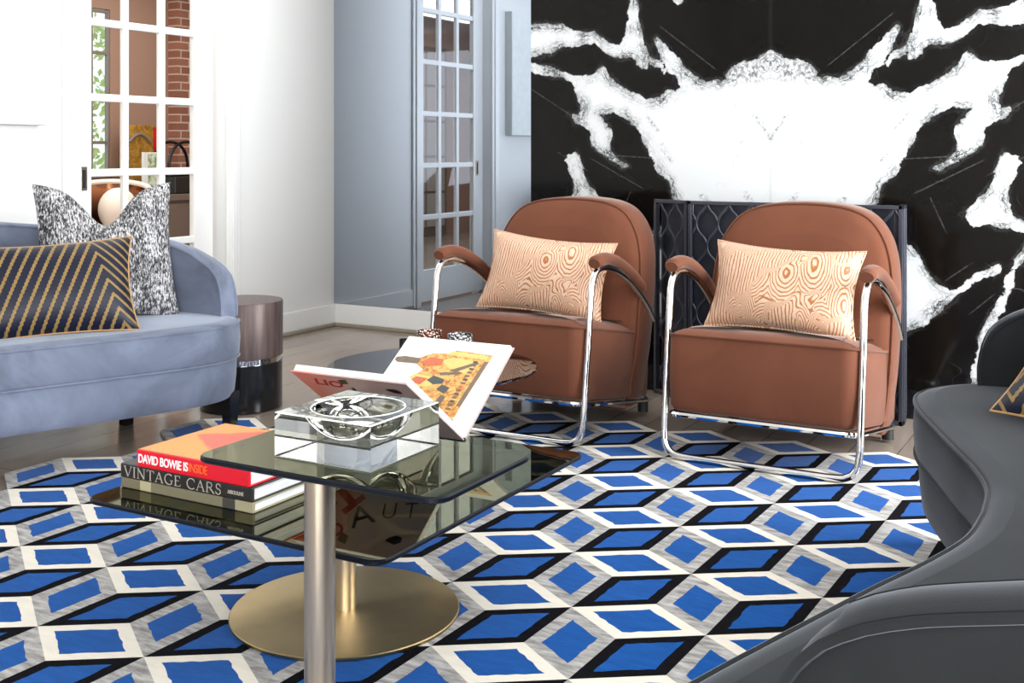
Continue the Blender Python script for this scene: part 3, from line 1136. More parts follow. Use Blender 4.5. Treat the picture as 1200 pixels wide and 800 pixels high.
def build_chair(label, loc):
    t = thing('armchair', label, 'armchair', loc, 0, 'terracotta armchairs before the fire screen')
    seat_out = rrect(-0.33, 0.015, 0.33, 0.66, [0.055, 0.03, 0.03, 0.055], 6)
    prof = [(0.03, 0.172), (0.008, 0.178), (0.0, 0.195), (-0.004, 0.30), (0.0, 0.43), (0.003, 0.44), (0.02, 0.452), (0.05, 0.464), (0.10, 0.474), (0.17, 0.48), (0.25, 0.483)]
    seat = MB().stack(seat_out, prof, 0, sh).build('seat', M['terracotta'], t)
    pp = [sh(x, y, 0.441) for (x, y) in rrect(-0.332, 0.013, 0.332, 0.66, [0.055, 0.03, 0.03, 0.055], 6)]
    MB().tube(pp, 0.0045, 6, 0, closed=True).build('piping', M['terracotta'], seat)
    # backrest: arched slab leaning back
    bo = [(-0.325, 0.06), (0.325, 0.06), (0.345, 0.25), (0.35, 0.45), (0.345, 0.60), (0.33, 0.70), (0.30, 0.775), (0.25, 0.835), (0.18, 0.868), (0.09, 0.882), (0, 0.886)]
    half = [Vector((x, z)) for (x, z) in bo[1:]]
    sp = spline(half, 4)
    out2 = [(p.x, p.y) for p in sp] + [(-p.x, p.y) for p in reversed(sp[:-1])]
    lean = lambda x, y, z: (x, y + 0.20 * (z - 0.36), z)
    prof_b = [(0.12, 0.475), (0.05, 0.482), (0.018, 0.494), (0.004, 0.515), (0.0, 0.54), (0.0, 0.64), (0.012, 0.675), (0.04, 0.69), (0.1, 0.695)]
    back = MB().stack(out2, prof_b, 0, lean, axis='y').build('backrest', M['terracotta'], t)
    pp = [lean(x, 0.503, z) for (x, z) in [(p[0] * 0.985, p[1] - 0.006) for p in out2]]
    MB().tube(pp, 0.004, 6, 0, closed=True).build('piping', M['terracotta'], back)
    # one continuous bent chrome tube: arm, front leg, floor bar, front leg, arm
    right = [(0.348, 0.66, 0.385), (0.348, 0.56, 0.475), (0.346, 0.42, 0.567), (0.344, 0.29, 0.622), (0.343, 0.19, 0.643), (0.342, 0.125, 0.635), (0.341, 0.09, 0.60), (0.340, 0.078, 0.55),
             (0.340, 0.055, 0.38), (0.339, 0.03, 0.19), (0.338, 0.018, 0.09), (0.328, 0.012, 0.045), (0.30, 0.008, 0.02), (0.25, 0.006, 0.0135), (0.12, 0.004, 0.0135)]
    path = right + [(0, 0.004, 0.0135)] + [(-x, y, z) for (x, y, z) in reversed(right)]
    MB().tube(spline(path, 5), 0.0125, 12).build('tube_frame', M['chrome'], t)
    # seat rail in chrome under the upholstery
    rl = [(-0.318, 0.05), (0.318, 0.05), (0.318, 0.66), (-0.318, 0.66)]
    rpath = [sh(x, y, 0.16) for (x, y) in rrect(-0.325, 0.02, 0.325, 0.68, 0.05, 5)]
    MB().tube(rpath, 0.011, 8, 0, closed=True).build('seat_rail', M['chrome'], t)
    for s in (-1, 1):
        ap = [(s * 0.343, 0.10, 0.664), (s * 0.343, 0.13, 0.672), (s * 0.343, 0.2, 0.675), (s * 0.344, 0.30, 0.652), (s * 0.346, 0.42, 0.598), (s * 0.347, 0.50, 0.548), (s * 0.347, 0.53, 0.526)]
        sp = spline(ap, 5)
        n = len(sp)
        rw = [0.030 * min(1.0, 0.80 + 0.2 * min(k, n - 1 - k) / 3.0) for k in range(n)]
        rh = [0.024 * min(1.0, 0.80 + 0.2 * min(k, n - 1 - k) / 3.0) for k in range(n)]
        pad = MB().tube(sp, rw, 16, 0, ry=rh).build('arm_pad', M['terracotta'], t)
        br = MB()
        br.tube([(s * 0.3445, y, z) for (y, z) in ((0.12, 0.645), (0.2, 0.652), (0.30, 0.628), (0.42, 0.575), (0.53, 0.502))], 0.014, 8, 0, ry=0.005)
        for (y, z) in ((0.26, 0.622), (0.36, 0.586)):
            br.lathe([(0.0045, z - 0.002), (0.0045, z + 0.012)], 10, (s * 0.344, y))
        br.build('arm_bracket', M['chrome'], pad)
        MB().tube([(s * 0.30, 0.665, 0.0), (s * 0.30, 0.665, 0.055)], 0.022, 14).build('rear_foot', M['black_matte'], t)
    return t


build_chair('terracotta velvet armchair left of the other, its legs nearer the round smoked glass table', (-2.142, 3.712, RT))
build_chair('terracotta velvet armchair right of the other, nearer the grey sofa in the foreground', (-1.164, 3.745, RT))


def pillow_mesh(w, h, T, n=28, chop=0.0, pinch=0.075, wob=0.0, seed=1):
    """cushion standing in the XZ plane, centre at origin"""
    rnd = random.Random(seed)
    ph = [rnd.uniform(0, 6.28) for _ in range(6)]
    mb = MB()
    idx = {}
    vs_ = []
    for side in (-1, 1):
        for j in range(n + 1):
            for i in range(n + 1):
                u, v = -1 + 2 * i / n, -1 + 2 * j / n
                edge = i in (0, n) or j in (0, n)
                if edge and side == 1:
                    continue
                x = w / 2 * u * (1 - pinch * (1 - v * v))
                z = h / 2 * v * (1 - pinch * 1.2 * (1 - u * u))
                dip = chop * math.exp(-(u / 0.38) ** 2) * ((v + 1) / 2) ** 2.2
                z -= dip
                th = T / 2 * (max(0, 1 - abs(u) ** 2.6) ** 0.55) * (max(0, 1 - abs(v) ** 2.6) ** 0.55)
                th *= 1 + 0.10 * math.sin(3 * u + ph[0]) * math.sin(2.3 * v + ph[1])
                th *= 1 - 0.35 * (dip / chop if chop else 0)
                y = side * th + wob * math.sin(2.1 * u + ph[2]) * 0.5
                idx[(side, i, j)] = len(vs_)
                vs_.append((x, y, z))
    g = lambda s, i, j: idx.get((s, i, j), idx.get((-1, i, j)))
    fs = []
    for s in (-1, 1):
        for j in range(n):
            for i in range(n):
                q = (g(s, i, j), g(s, i + 1, j), g(s, i + 1, j + 1), g(s, i, j + 1))
                fs.append(q if s == -1 else tuple(reversed(q)))
    mb.add(vs_, fs, 0, True)
    rim = [vs_[g(-1, i, 0)] for i in range(n)] + [vs_[g(-1, n, j)] for j in range(n)] + [vs_[g(-1, n - i, n)] for i in range(n)] + [vs_[g(-1, 0, n - j)] for j in range(n)]
    return mb, rim


def place_pillow(name, label, mat, pipe_mat, w, h, T, loc, rot, pipe_r=0.004, group=None, **kw):
    t = thing(name, label, 'cushion', loc, 0, group)
    t.rotation_euler = rot
    mb, rim = pillow_mesh(w, h, T, **kw)
    mb.build('cover', mat, t)
    if pipe_mat:
        MB().tube(rim, pipe_r, 6, 0, closed=True).build('piping', pipe_mat, t)
    return t


place_pillow('throw_pillow', 'gold swirl patterned lumbar cushion on the left terracotta armchair', M['swirl'], M['swirl'], 0.56, 0.335, 0.15,
             (-2.155, 4.105, 0.585), (math.radians(-21), math.radians(4), math.radians(2)), group='gold swirl cushions on the armchairs', seed=4, pinch=0.1)
place_pillow('throw_pillow', 'gold swirl patterned lumbar cushion on the right terracotta armchair', M['swirl'], M['swirl'], 0.56, 0.335, 0.15,
             (-1.18, 4.13, 0.585), (math.radians(-21), math.radians(2.0), math.radians(-1)), group='gold swirl cushions on the armchairs', seed=9, pinch=0.1)

# ------------------------------------------------------------------ curved sofas
FR = [(0, 0), (0.15, -0.012), (0.30, -0.055), (0.46, -0.12), (0.64, -0.19), (0.80, -0.25), (0.93, -0.28), (1.03, -0.276), (1.12, -0.235), (1.175, -0.18), (1.208, -0.10), (1.222, 0.0)]


def sofa_paths():
    """local plan: x = depth (front negative .. back positive), y = length"""
    half = [Vector((u, w)) for (w, u) in FR] + [Vector(p) for p in ((0.15, 1.222), (0.32, 1.19), (0.48, 1.11), (0.60, 0.97), (0.69, 0.78), (0.765, 0.52), (0.80, 0.26), (0.81, 0.0))]
    near = [(0, 0), (0.15, -0.008), (0.30, -0.046), (0.46, -0.10), (0.64, -0.156), (0.83, -0.214), (0.95, -0.243), (1.04, -0.243), (1.12, -0.21), (1.175, -0.16), (1.208, -0.09), (1.222, 0.0)]
    half2 = [Vector((u, w)) for (w, u) in near] + half[len(FR):]
    s, s2 = spline(half, 5), spline(half2, 5)
    full = s[:-1] + [Vector((p.x, -p.y)) for p in reversed(s2[1:])]
    return full


def build_sofa(label, loc, mirror, mat):
    t = thing('curved_sofa', label, 'sofa', loc, 0)
    sgn = -1 if mirror else 1
    out = [(sgn * p.x, p.y) for p in sofa_paths()]
    area2 = sum(out[i - 1][0] * out[i][1] - out[i][0] * out[i - 1][1] for i in range(len(out)))
    if area2 < 0:
        out = out[::-1]
    base = MB().stack(out, [(0.05, 0.14), (0.03, 0.145), (0.018, 0.165), (0.012, 0.22), (0.008, 0.298)], 0, flatcap=True).build('base', mat, t)
    cush = MB().stack(out, [(0.008, 0.299), (0.0, 0.31), (-0.004, 0.37), (0.0, 0.425), (0.004, 0.432), (0.012, 0.437), (0.03, 0.442), (0.05, 0.445)], 0, flatcap=True).build('seat_cushion', mat, t)
    ins = MB()
    ins.tube([(x, y, 0.299) for (x, y) in out], 0.004, 6, 0, closed=True)
    ins.build('lower_piping', mat, base)
    ins = MB()
    ins.tube([(x, y, 0.431) for (x, y) in out], 0.0048, 6, 0, closed=True)
    ins.build('upper_piping', mat, cush)
    # backrest sweeps round from one end to the other
    bp = [Vector(p) for p in ((-0.15, 1.158), (-0.06, 1.17), (0.03, 1.174), (0.15, 1.162), (0.31, 1.125), (0.44, 1.055), (0.55, 0.925), (0.635, 0.75), (0.70, 0.50), (0.74, 0.25), (0.75, 0.0))]
    s = spline(bp, 6)
    bq = [Vector((-0.045, 1.165)), Vector((0.02, 1.172))] + bp[2:]
    s2 = spline(bq, 6)
    full = s[:-1] + [Vector((p.x, -p.y)) for p in reversed(s2)]
    L = [0.0]
    for k in range(1, len(full)):
        L.append(L[-1] + (full[k] - full[k - 1]).length)
    tot = L[-1]
    th, z0 = 0.036, 0.40

    def prof_curve(pts):
        q = spline([Vector(p) for p in pts], 8)
        return np.array([p.x for p in q]), np.array([p.y for p in q])

    far_x, far_z = prof_curve([(0, 0.48), (0.006, 0.52), (0.018, 0.562), (0.04, 0.598), (0.08, 0.628), (0.14, 0.655), (0.22, 0.688), (0.32, 0.715), (0.45, 0.738), (0.9, 0.79), (1.3, 0.825), (2.0, 0.83)])
    near_x, near_z = prof_curve([(0, 0.48), (0.006, 0.53), (0.018, 0.585), (0.04, 0.632), (0.08, 0.668), (0.14, 0.692), (0.22, 0.708), (0.32, 0.724), (0.5, 0.75), (0.9, 0.795), (1.3, 0.825), (2.0, 0.83)])

    def top(sv):
        return float(np.interp(sv, far_x, far_z)) if sv < tot / 2 else float(np.interp(tot - sv, near_x, near_z))

    # finer samples near the ends
    def at(sv):
        for k in range(1, len(full)):
            if sv <= L[k] + 1e-9:
                f = (sv - L[k - 1]) / max(1e-9, L[k] - L[k - 1])
                p = full[k - 1].lerp(full[k], f)
                q0, q1 = full[max(0, k - 2)], full[min(len(full) - 1, k + 1)]
                return p, (q1 - q0).normalized()
        return full[-1], (full[-1] - full[-2]).normalized()

    ss = [0, 0.003, 0.006, 0.012, 0.018, 0.025, 0.032, 0.04, 0.05, 0.065, 0.08, 0.10, 0.12, 0.14]
    ss = ss + list(np.arange(0.16, tot - 0.15, 0.025)) + [tot - x for x in reversed(ss)]
    vs_, ring = [], 0
    pipes = {0: [], 1: []}
    sec = [(-th, 0.0), (-th, 0.35), (-th, 0.8), (-th, 1.0), (-th * 0.93, 1.012), (-th * 0.5, 1.022), (0, 1.025), (th * 0.5, 1.022), (th * 0.93, 1.012), (th, 1.0), (th, 0.8), (th, 0.35), (th, 0.0)]
    for sv in ss:
        p, tg = at(sv)
        nrm = Vector((tg.y, -tg.x))
        h = top(sv) - z0
        for (o, f) in sec:
            q = p + nrm * o
            vs_.append((sgn * q.x, q.y, z0 + h * (f if f <= 1 else 1) + (0.45 * (f - 1) if f > 1 else 0)))
        for side in (0, 1):
            q = p + nrm * (th + 0.001) * (-1 if side == 0 else 1)
            pipes[side].append((sgn * q.x, q.y, z0 + h))
    ns = len(sec)
    fs = []
    for a in range(len(ss) - 1):
        for b in range(ns - 1):
            q = (a * ns + b, a * ns + b + 1, (a + 1) * ns + b + 1, (a + 1) * ns + b)
            fs.append(q if sgn == -1 else tuple(reversed(q)))
    mb = MB().add(vs_, fs, 0, True)
    mb.add(vs_[:ns], [tuple(range(ns)) if sgn == 1 else tuple(reversed(range(ns)))], 0)
    mb.add(vs_[-ns:], [tuple(reversed(range(ns))) if sgn == 1 else tuple(range(ns))], 0)
    bk = mb.build('backrest', mat, t)
    for side in (0, 1):
        pth = [(pipes[side][0][0], pipes[side][0][1], 0.44)] + pipes[side] + [(pipes[side][-1][0], pipes[side][-1][1], 0.44)]
        MB().tube(pth, 0.0055, 6).build('back_piping', mat, bk)
    for (u, w) in ((-0.20, 1.11), (-0.20, -1.11), (0.25, 1.0), (0.25, -1.0), (0.34, 0.28), (0.34, -0.28)):
        lg = MB()
        a, b = 0.019, 0.026
        z1, zz = (RT if mirror and u < 0 else 0.0), 0.16
        X, Y = sgn * u, w
        lg.add([(X - a, Y - a, z1), (X + a, Y - a, z1), (X + a, Y + a, z1), (X - a, Y + a, z1), (X - b, Y - b, zz), (X + b, Y - b, zz), (X + b, Y + b, zz), (X - b, Y + b, zz)],
               [(3, 2, 1, 0), (4, 5, 6, 7), (0, 1, 5, 4), (1, 2, 6, 5), (2, 3, 7, 6), (3, 0, 4, 7)])
        lg.build('leg', M['black'], t)
    return t


build_sofa('slate blue velvet curved sofa against the left wall, tweed cushion on it', (-3.325, 2.2, 0.0), True, M['slate'])
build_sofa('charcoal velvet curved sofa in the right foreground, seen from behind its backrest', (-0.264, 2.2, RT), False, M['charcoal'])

place_pillow('throw_pillow', 'square black and white tweed cushion with dented top on the left sofa', M['tweed'], None, 0.53, 0.56, 0.19,
             (-3.585, 3.11, 0.70), (math.radians(-18), 0, math.radians(58)), chop=0.15, pinch=0.08, seed=2)
place_pillow('throw_pillow', 'navy and gold chevron lumbar cushion on the left sofa', M['navy_gold'], M['gold_cord'], 0.62, 0.36, 0.15,
             (-3.44, 2.71, 0.60), (math.radians(-24), math.radians(-2), math.radians(55)), seed=5, pipe_r=0.003)
place_pillow('throw_pillow', 'black and gold cushion leaning on the sofa in the right foreground', M['navy_gold'], M['gold_cord'], 0.5, 0.32, 0.14,
             (-0.055, 2.95, 0.562), (math.radians(-50), math.radians(3), math.radians(-24)), seed=6, pipe_r=0.003)

# ------------------------------------------------------------------ drum side table
dt = thing('drum_table', 'round bronze drum side table on black base beside the left sofa end', 'side table', (-3.395, 3.665, 0))
MB().lathe([(0.165, 0.0), (0.172, 0.006), (0.172, 0.2)], 56).build('base', M['black'], dt)
MB().lathe([(0.168, 0.2), (0.168, 0.222)], 56).build('band', M['chrome'], dt)
MB().lathe([(0.168, 0.222), (0.174, 0.226), (0.175, 0.45), (0.172, 0.456), (0.15, 0.457)], 56).build('drum', M['drum'], dt)

# ------------------------------------------------------------------ glass tables


def glass_table(name, label, cx, cy, x0, x1, y0, y1, z, pr, pxy, br, base_mat, zfloor):
    t = thing(name, label, 'coffee table', (cx, cy, zfloor))
    out = rrect(x0 - cx, y0 - cy, x1 - cx, y1 - cy, 0.035, 8)
    zt = z - zfloor
    top = MB()
    top.stack(out, [(0.004, zt - 0.012), (0.0, zt - 0.009), (0.0, zt - 0.003), (0.003, zt)], 1, smooth=False, cap0=True, cap1=True, capmi=0)
    top.build('glass_top', [M['bronze_glass'], M['glass_edge']], t)
    px, py = pxy[0] - cx, pxy[1] - cy
    MB().lathe([(pr, 0.008), (pr, zt - 0.018)], 40, (px, py)).build('post', M['nickel'], t)
    MB().lathe([(pr * 1.7, zt - 0.018), (pr * 1.7, zt - 0.0125)], 40, (px, py)).build('top_plate', M['nickel'], t)
    o = MB().lathe([(br - 0.002, 0.0), (br, 0.002), (br, 0.007), (br - 0.002, 0.009), (0.001, 0.0095)], 96).build('base_plate', base_mat, t, (px, py, 0))
    return t


glass_table('glass_side_table', 'lower square bronze glass table on round brass base, holding stacked books', -1.645, 2.14, -2.04, -1.24, 1.705, 2.58, 0.337, 0.025, (-1.655, 2.138), 0.268, M['brass'], RT)
glass_table('glass_side_table', 'taller small bronze glass table on a thick nickel post, holding the crystal bowl', -1.24, 1.655, -1.504, -0.973, 1.496, 1.815, 0.55, 0.0285, (-1.33, 1.642), 0.185, M['brass'], RT)

rt = thing('round_table', 'low round smoked glass table in front of the left armchair', 'coffee table', (-2.085, 3.16, RT))
MB().lathe([(0.346, 0.359), (0.35, 0.362), (0.35, 0.367), (0.347, 0.37), (0.001, 0.3702)], 96, smooth=False).build('glass_top', M['smoke_glass'], rt)
MB().lathe([(0.028, 0.01), (0.028, 0.35), (0.05, 0.352), (0.05, 0.3585)], 32).build('post', M['nickel'], rt)
MB().lathe([(0.16, 0.0), (0.162, 0.002), (0.16, 0.01), (0.03, 0.011)], 48).build('base_plate', M['nickel'], rt)

# votive cups on the round table


def cup(label, mat, loc, r, h, grp='votive cups on the round table'):
    t = tag(MB().lathe([(r * 0.86, 0.0), (r * 0.98, 0.01), (r, h * 0.5), (r * 1.02, h - 0.004), (r * 1.0, h), (r * 0.9, h - 0.001), (r * 0.88, 0.02), (0.001, 0.018)], 32).build('votive_cup', mat, None, loc), label, 'candle holder', grp)
    return t


cup('hammered rose metal votive cup on the round smoked glass table', M['mercury_rose'], (-2.19, 3.30, RT + 0.3704), 0.043, 0.088)
cup('hammered silver votive cup on the round smoked glass table', M['mercury_silver'], (-2.07, 3.31, RT + 0.3704), 0.043, 0.084)
cup('small black votive cup on the round table, leftmost of three', M['black'], (-2.215, 3.19, RT + 0.3704), 0.02, 0.072)

# ------------------------------------------------------------------ crystal bowl block
cb = thing('crystal_bowl', 'square clear crystal block with round hollow on the taller glass table', 'bowl', (-1.262, 1.668, 0.5505))
W2, HH, R = 0.106, 0.080, 0.086
bm = bmesh.new()
sq = 48
ringN = sq
depth = 0.05
rs = (R * R + depth * depth) / (2 * depth)


def sqpt(k):
    a = 2 * PI * (k + 0.5) / ringN
    c, s = math.cos(a), math.sin(a)
    m = max(abs(c), abs(s))
    return (c / m * W2, s / m * W2)


ang = [2 * PI * k / ringN for k in range(ringN)]


def sq2(a, w):
    c, s = math.cos(a), math.sin(a)
    m = max(abs(c), abs(s))
    return (c / m * w, s / m * w)


rows = []
rows.append([bm.verts.new((*sq2(a, W2 - 0.002), 0.0)) for a in ang])
rows.append([bm.verts.new((*sq2(a, W2), 0.002)) for a in ang])
rows.append([bm.verts.new((*sq2(a, W2), HH - 0.002)) for a in ang])
rows.append([bm.verts.new((*sq2(a, W2 - 0.002), HH)) for a in ang])
rows.append([bm.verts.new((R * math.cos(a), R * math.sin(a), HH)) for a in ang])
for q in range(1, 10):
    rr = R * (1 - q / 10)
    zz = HH - depth + (rs - math.sqrt(rs * rs - rr * rr))
    rows.append([bm.verts.new((rr * math.cos(a), rr * math.sin(a), zz)) for a in ang])
for a in range(len(rows) - 1):
    for k in range(ringN):
        k2 = (k + 1) % ringN
        f = bm.faces.new((rows[a][k], rows[a][k2], rows[a + 1][k2], rows[a + 1][k]))
        f.smooth = a >= 4
        f.material_index = 1 if a in (0, 2) else 0
bm.faces.new(list(reversed(rows[0])))
f = bm.faces.new(rows[-1])
f.smooth = True
bmesh.ops.recalc_face_normals(bm, faces=list(bm.faces))
me = bpy.data.meshes.new('block')
bm.to_mesh(me)
bm.free()
me.materials.append(M['crystal'])
me.materials.append(M['crystal_edge'])
o = bpy.data.objects.new('block', me)
COL.objects.link(o)
o.parent = cb
MB().tube([(R * math.cos(a), R * math.sin(a), HH) for a in ang], 0.0012, 5, 0, closed=True).build('bowl_rim', M['crystal_edge'], cb)

# ------------------------------------------------------------------ book stack on the lower glass table
ZT = 0.3375


def book(label, cat_mat, x0, x1, y0, depth, z0, h, spine_mat, cover_mat, grp, bt=0.0035):
    """spine faces -Y; lies flat"""
    w = x1 - x0
    t = thing('book', label, 'book', ((x0 + x1) / 2, y0, z0), 0, grp)
    b = MB()
    b.box((-w / 2, 0.001, 0), (w / 2, depth, bt), 0, 0.001)
    b.box((-w / 2, 0.001, h - bt), (w / 2, depth, h), 1, 0.001)
    b.build('cover_board', [spine_mat, cover_mat], t)
    s = MB()
    s.box((-w / 2, -0.003, 0.0), (w / 2, 0.006, h), 0, 0.0025)
    s.build('spine', spine_mat, t)
    MB().box((-w / 2 + 0.004, 0.004, bt), (w / 2 - 0.004, depth - 0.006, h - bt)).build('page_block', M['page_edge'], t)
    return t


G = 'books stacked on the lower glass table'
b3 = book('thin olive grey linen book, lowest of the stack on the lower glass table', 0, -2.030, -1.638, 1.805, 0.29, ZT, 0.023, M['olive_spine'], M['olive_spine'], G)
b2 = book('charcoal book titled VINTAGE CARS in the stack under the red book', 0, -2.030, -1.638, 1.803, 0.285, ZT + 0.0235, 0.031, M['charcoal_cover'], M['charcoal_cover'], G)
b1 = book('red spined book titled DAVID BOWIE IS INSIDE on top of the stack', 0, -1.975, -1.645, 1.80, 0.275, ZT + 0.055, 0.038, M['red'], M['orange_print'], G)
R90 = (PI / 2, 0, 0)
text_mesh('DAVID BOWIE IS', 0.0265, 'title_lettering', M['white_ink'], b1, (-0.160, -0.0032, 0.0105), R90, 0.79, 0.0006, 0.0005, 0.97)
text_mesh('INSIDE', 0.0265, 'title_lettering', M['orange_ink'], b1, (-0.006, -0.0032, 0.0105), R90, 0.72, 0.0, 0.0005, 0.95)
text_mesh('V', 0.008, 'publisher_mark', M['rust_ink'], b1, (0.148, -0.0032, 0.014), R90, 0.8, 0.0, 0.0005)
text_mesh('ASSOULINE', 0.0105, 'publisher_lettering', M['grey_ink'], b2, (0.128, -0.0032, 0.011), R90, 0.82, 0.0003, 0.0005, 1.0)


def arc(cx, cy, rx, ry, a0, a1, n=14):
    return [(cx + rx * math.cos(math.radians(a0 + (a1 - a0) * k / n)), cy + ry * math.sin(math.radians(a0 + (a1 - a0) * k / n))) for k in range(n + 1)]


TK, TN = 0.115, 0.05
GLY = {
    'V': (0.82, [(TK, [(0.06, 1), (0.42, 0)]), (TN, [(0.42, 0), (0.76, 1)]), (0.035, [(-0.04, 1), (0.22, 1)]), (0.035, [(0.64, 1), (0.88, 1)])]),
    'I': (0.34, [(TK, [(0.16, 0), (0.16, 1)]), (0.035, [(0.02, 0), (0.3, 0)]), (0.035, [(0.02, 1), (0.3, 1)])]),
    'N': (0.92, [(TN, [(0.14, 0), (0.14, 1)]), (TK, [(0.12, 1), (0.76, 0)]), (TN, [(0.76, 0), (0.76, 1)]), (0.035, [(0.0, 0), (0.28, 0)]), (0.035, [(0, 1), (0.16, 1)]), (0.035, [(0.64, 1), (0.9, 1)])]),
    'T': (0.76, [(TK, [(0.38, 0), (0.38, 1)]), (0.05, [(0.02, 0.98), (0.74, 0.98)]), (0.04, [(0.04, 1), (0.02, 0.78)]), (0.04, [(0.72, 1), (0.74, 0.78)]), (0.035, [(0.24, 0), (0.52, 0)])]),
    'A': (0.84, [(TN, [(0.08, 0), (0.42, 1)]), (TK, [(0.40, 1), (0.76, 0)]), (0.04, [(0.2, 0.36), (0.62, 0.36)]), (0.035, [(-0.02, 0), (0.2, 0)]), (0.035, [(0.62, 0), (0.88, 0)])]),
    'G': (0.92, [(0.09, arc(0.5, 0.5, 0.42, 0.5, 50, 310, 22)), (TK, [(0.76, 0.08), (0.76, 0.42)]), (0.035, [(0.6, 0.42), (0.9, 0.42)])]),
    'E': (0.66, [(TK, [(0.14, 0), (0.14, 1)]), (0.05, [(0.02, 0.98), (0.56, 0.98)]), (0.05, [(0.14, 0.53), (0.46, 0.53)]), (0.05, [(0.02, 0.02), (0.6, 0.02)]), (0.04, [(0.56, 1), (0.57, 0.8)]), (0.04, [(0.6, 0), (0.62, 0.22)])]),
    'C': (0.86, [(0.09, arc(0.5, 0.5, 0.42, 0.5, 48, 312, 22)), (0.04, [(0.78, 0.93), (0.8, 0.7)])]),
    'R': (0.82, [(TK, [(0.14, 0), (0.14, 1)]), (0.07, [(0.1, 0.97)] + arc(0.36, 0.74, 0.24, 0.235, 85, -85, 12) + [(0.16, 0.5)]), (TK, [(0.38, 0.5), (0.78, 0)]), (0.035, [(0.02, 0), (0.28, 0)]), (0.035, [(0.68, 0), (0.88, 0)])]),
    'S': (0.60, [(0.09, arc(0.3, 0.74, 0.2, 0.24, 30, 250, 12) + arc(0.28, 0.26, 0.22, 0.25, 70, -150, 12)), (0.04, [(0.48, 0.95), (0.5, 0.74)]), (0.04, [(0.07, 0.05), (0.05, 0.28)])]),
    ' ': (0.36, []),
}


def stroke_text(s, height, parent, loc, mat, name, sx=0.85, gap=0.08):
    mb = MB()
    x = 0.0
    d = 0.0004
    for ch in s:
        w, st = GLY[ch]
        for (wd, pts) in st:
            P2 = [Vector(((x + p[0]) * height * sx, p[1] * height)) for p in pts]
            for a, b in zip(P2, P2[1:]):
                e = (b - a)
                if e.length < 1e-9:
                    continue
                n = Vector((-e.y, e.x)).normalized() * wd * height / 2
                c = [a - n, b - n, b + n, a + n]
                mb.add([(p.x, -d, p.y) for p in c] + [(p.x, 0.0004, p.y) for p in c], [(0, 1, 2, 3), (4, 7, 6, 5), (0, 4, 5, 1), (1, 5, 6, 2), (2, 6, 7, 3), (3, 7, 4, 0)])
        x += w + gap
    return mb.build(name, mat, parent, loc)


stroke_text('VINTAGE CARS', 0.0225, b2, (-0.184, -0.0033, 0.0042), M['grey_ink'], 'title_lettering', 1.33, 0.1)

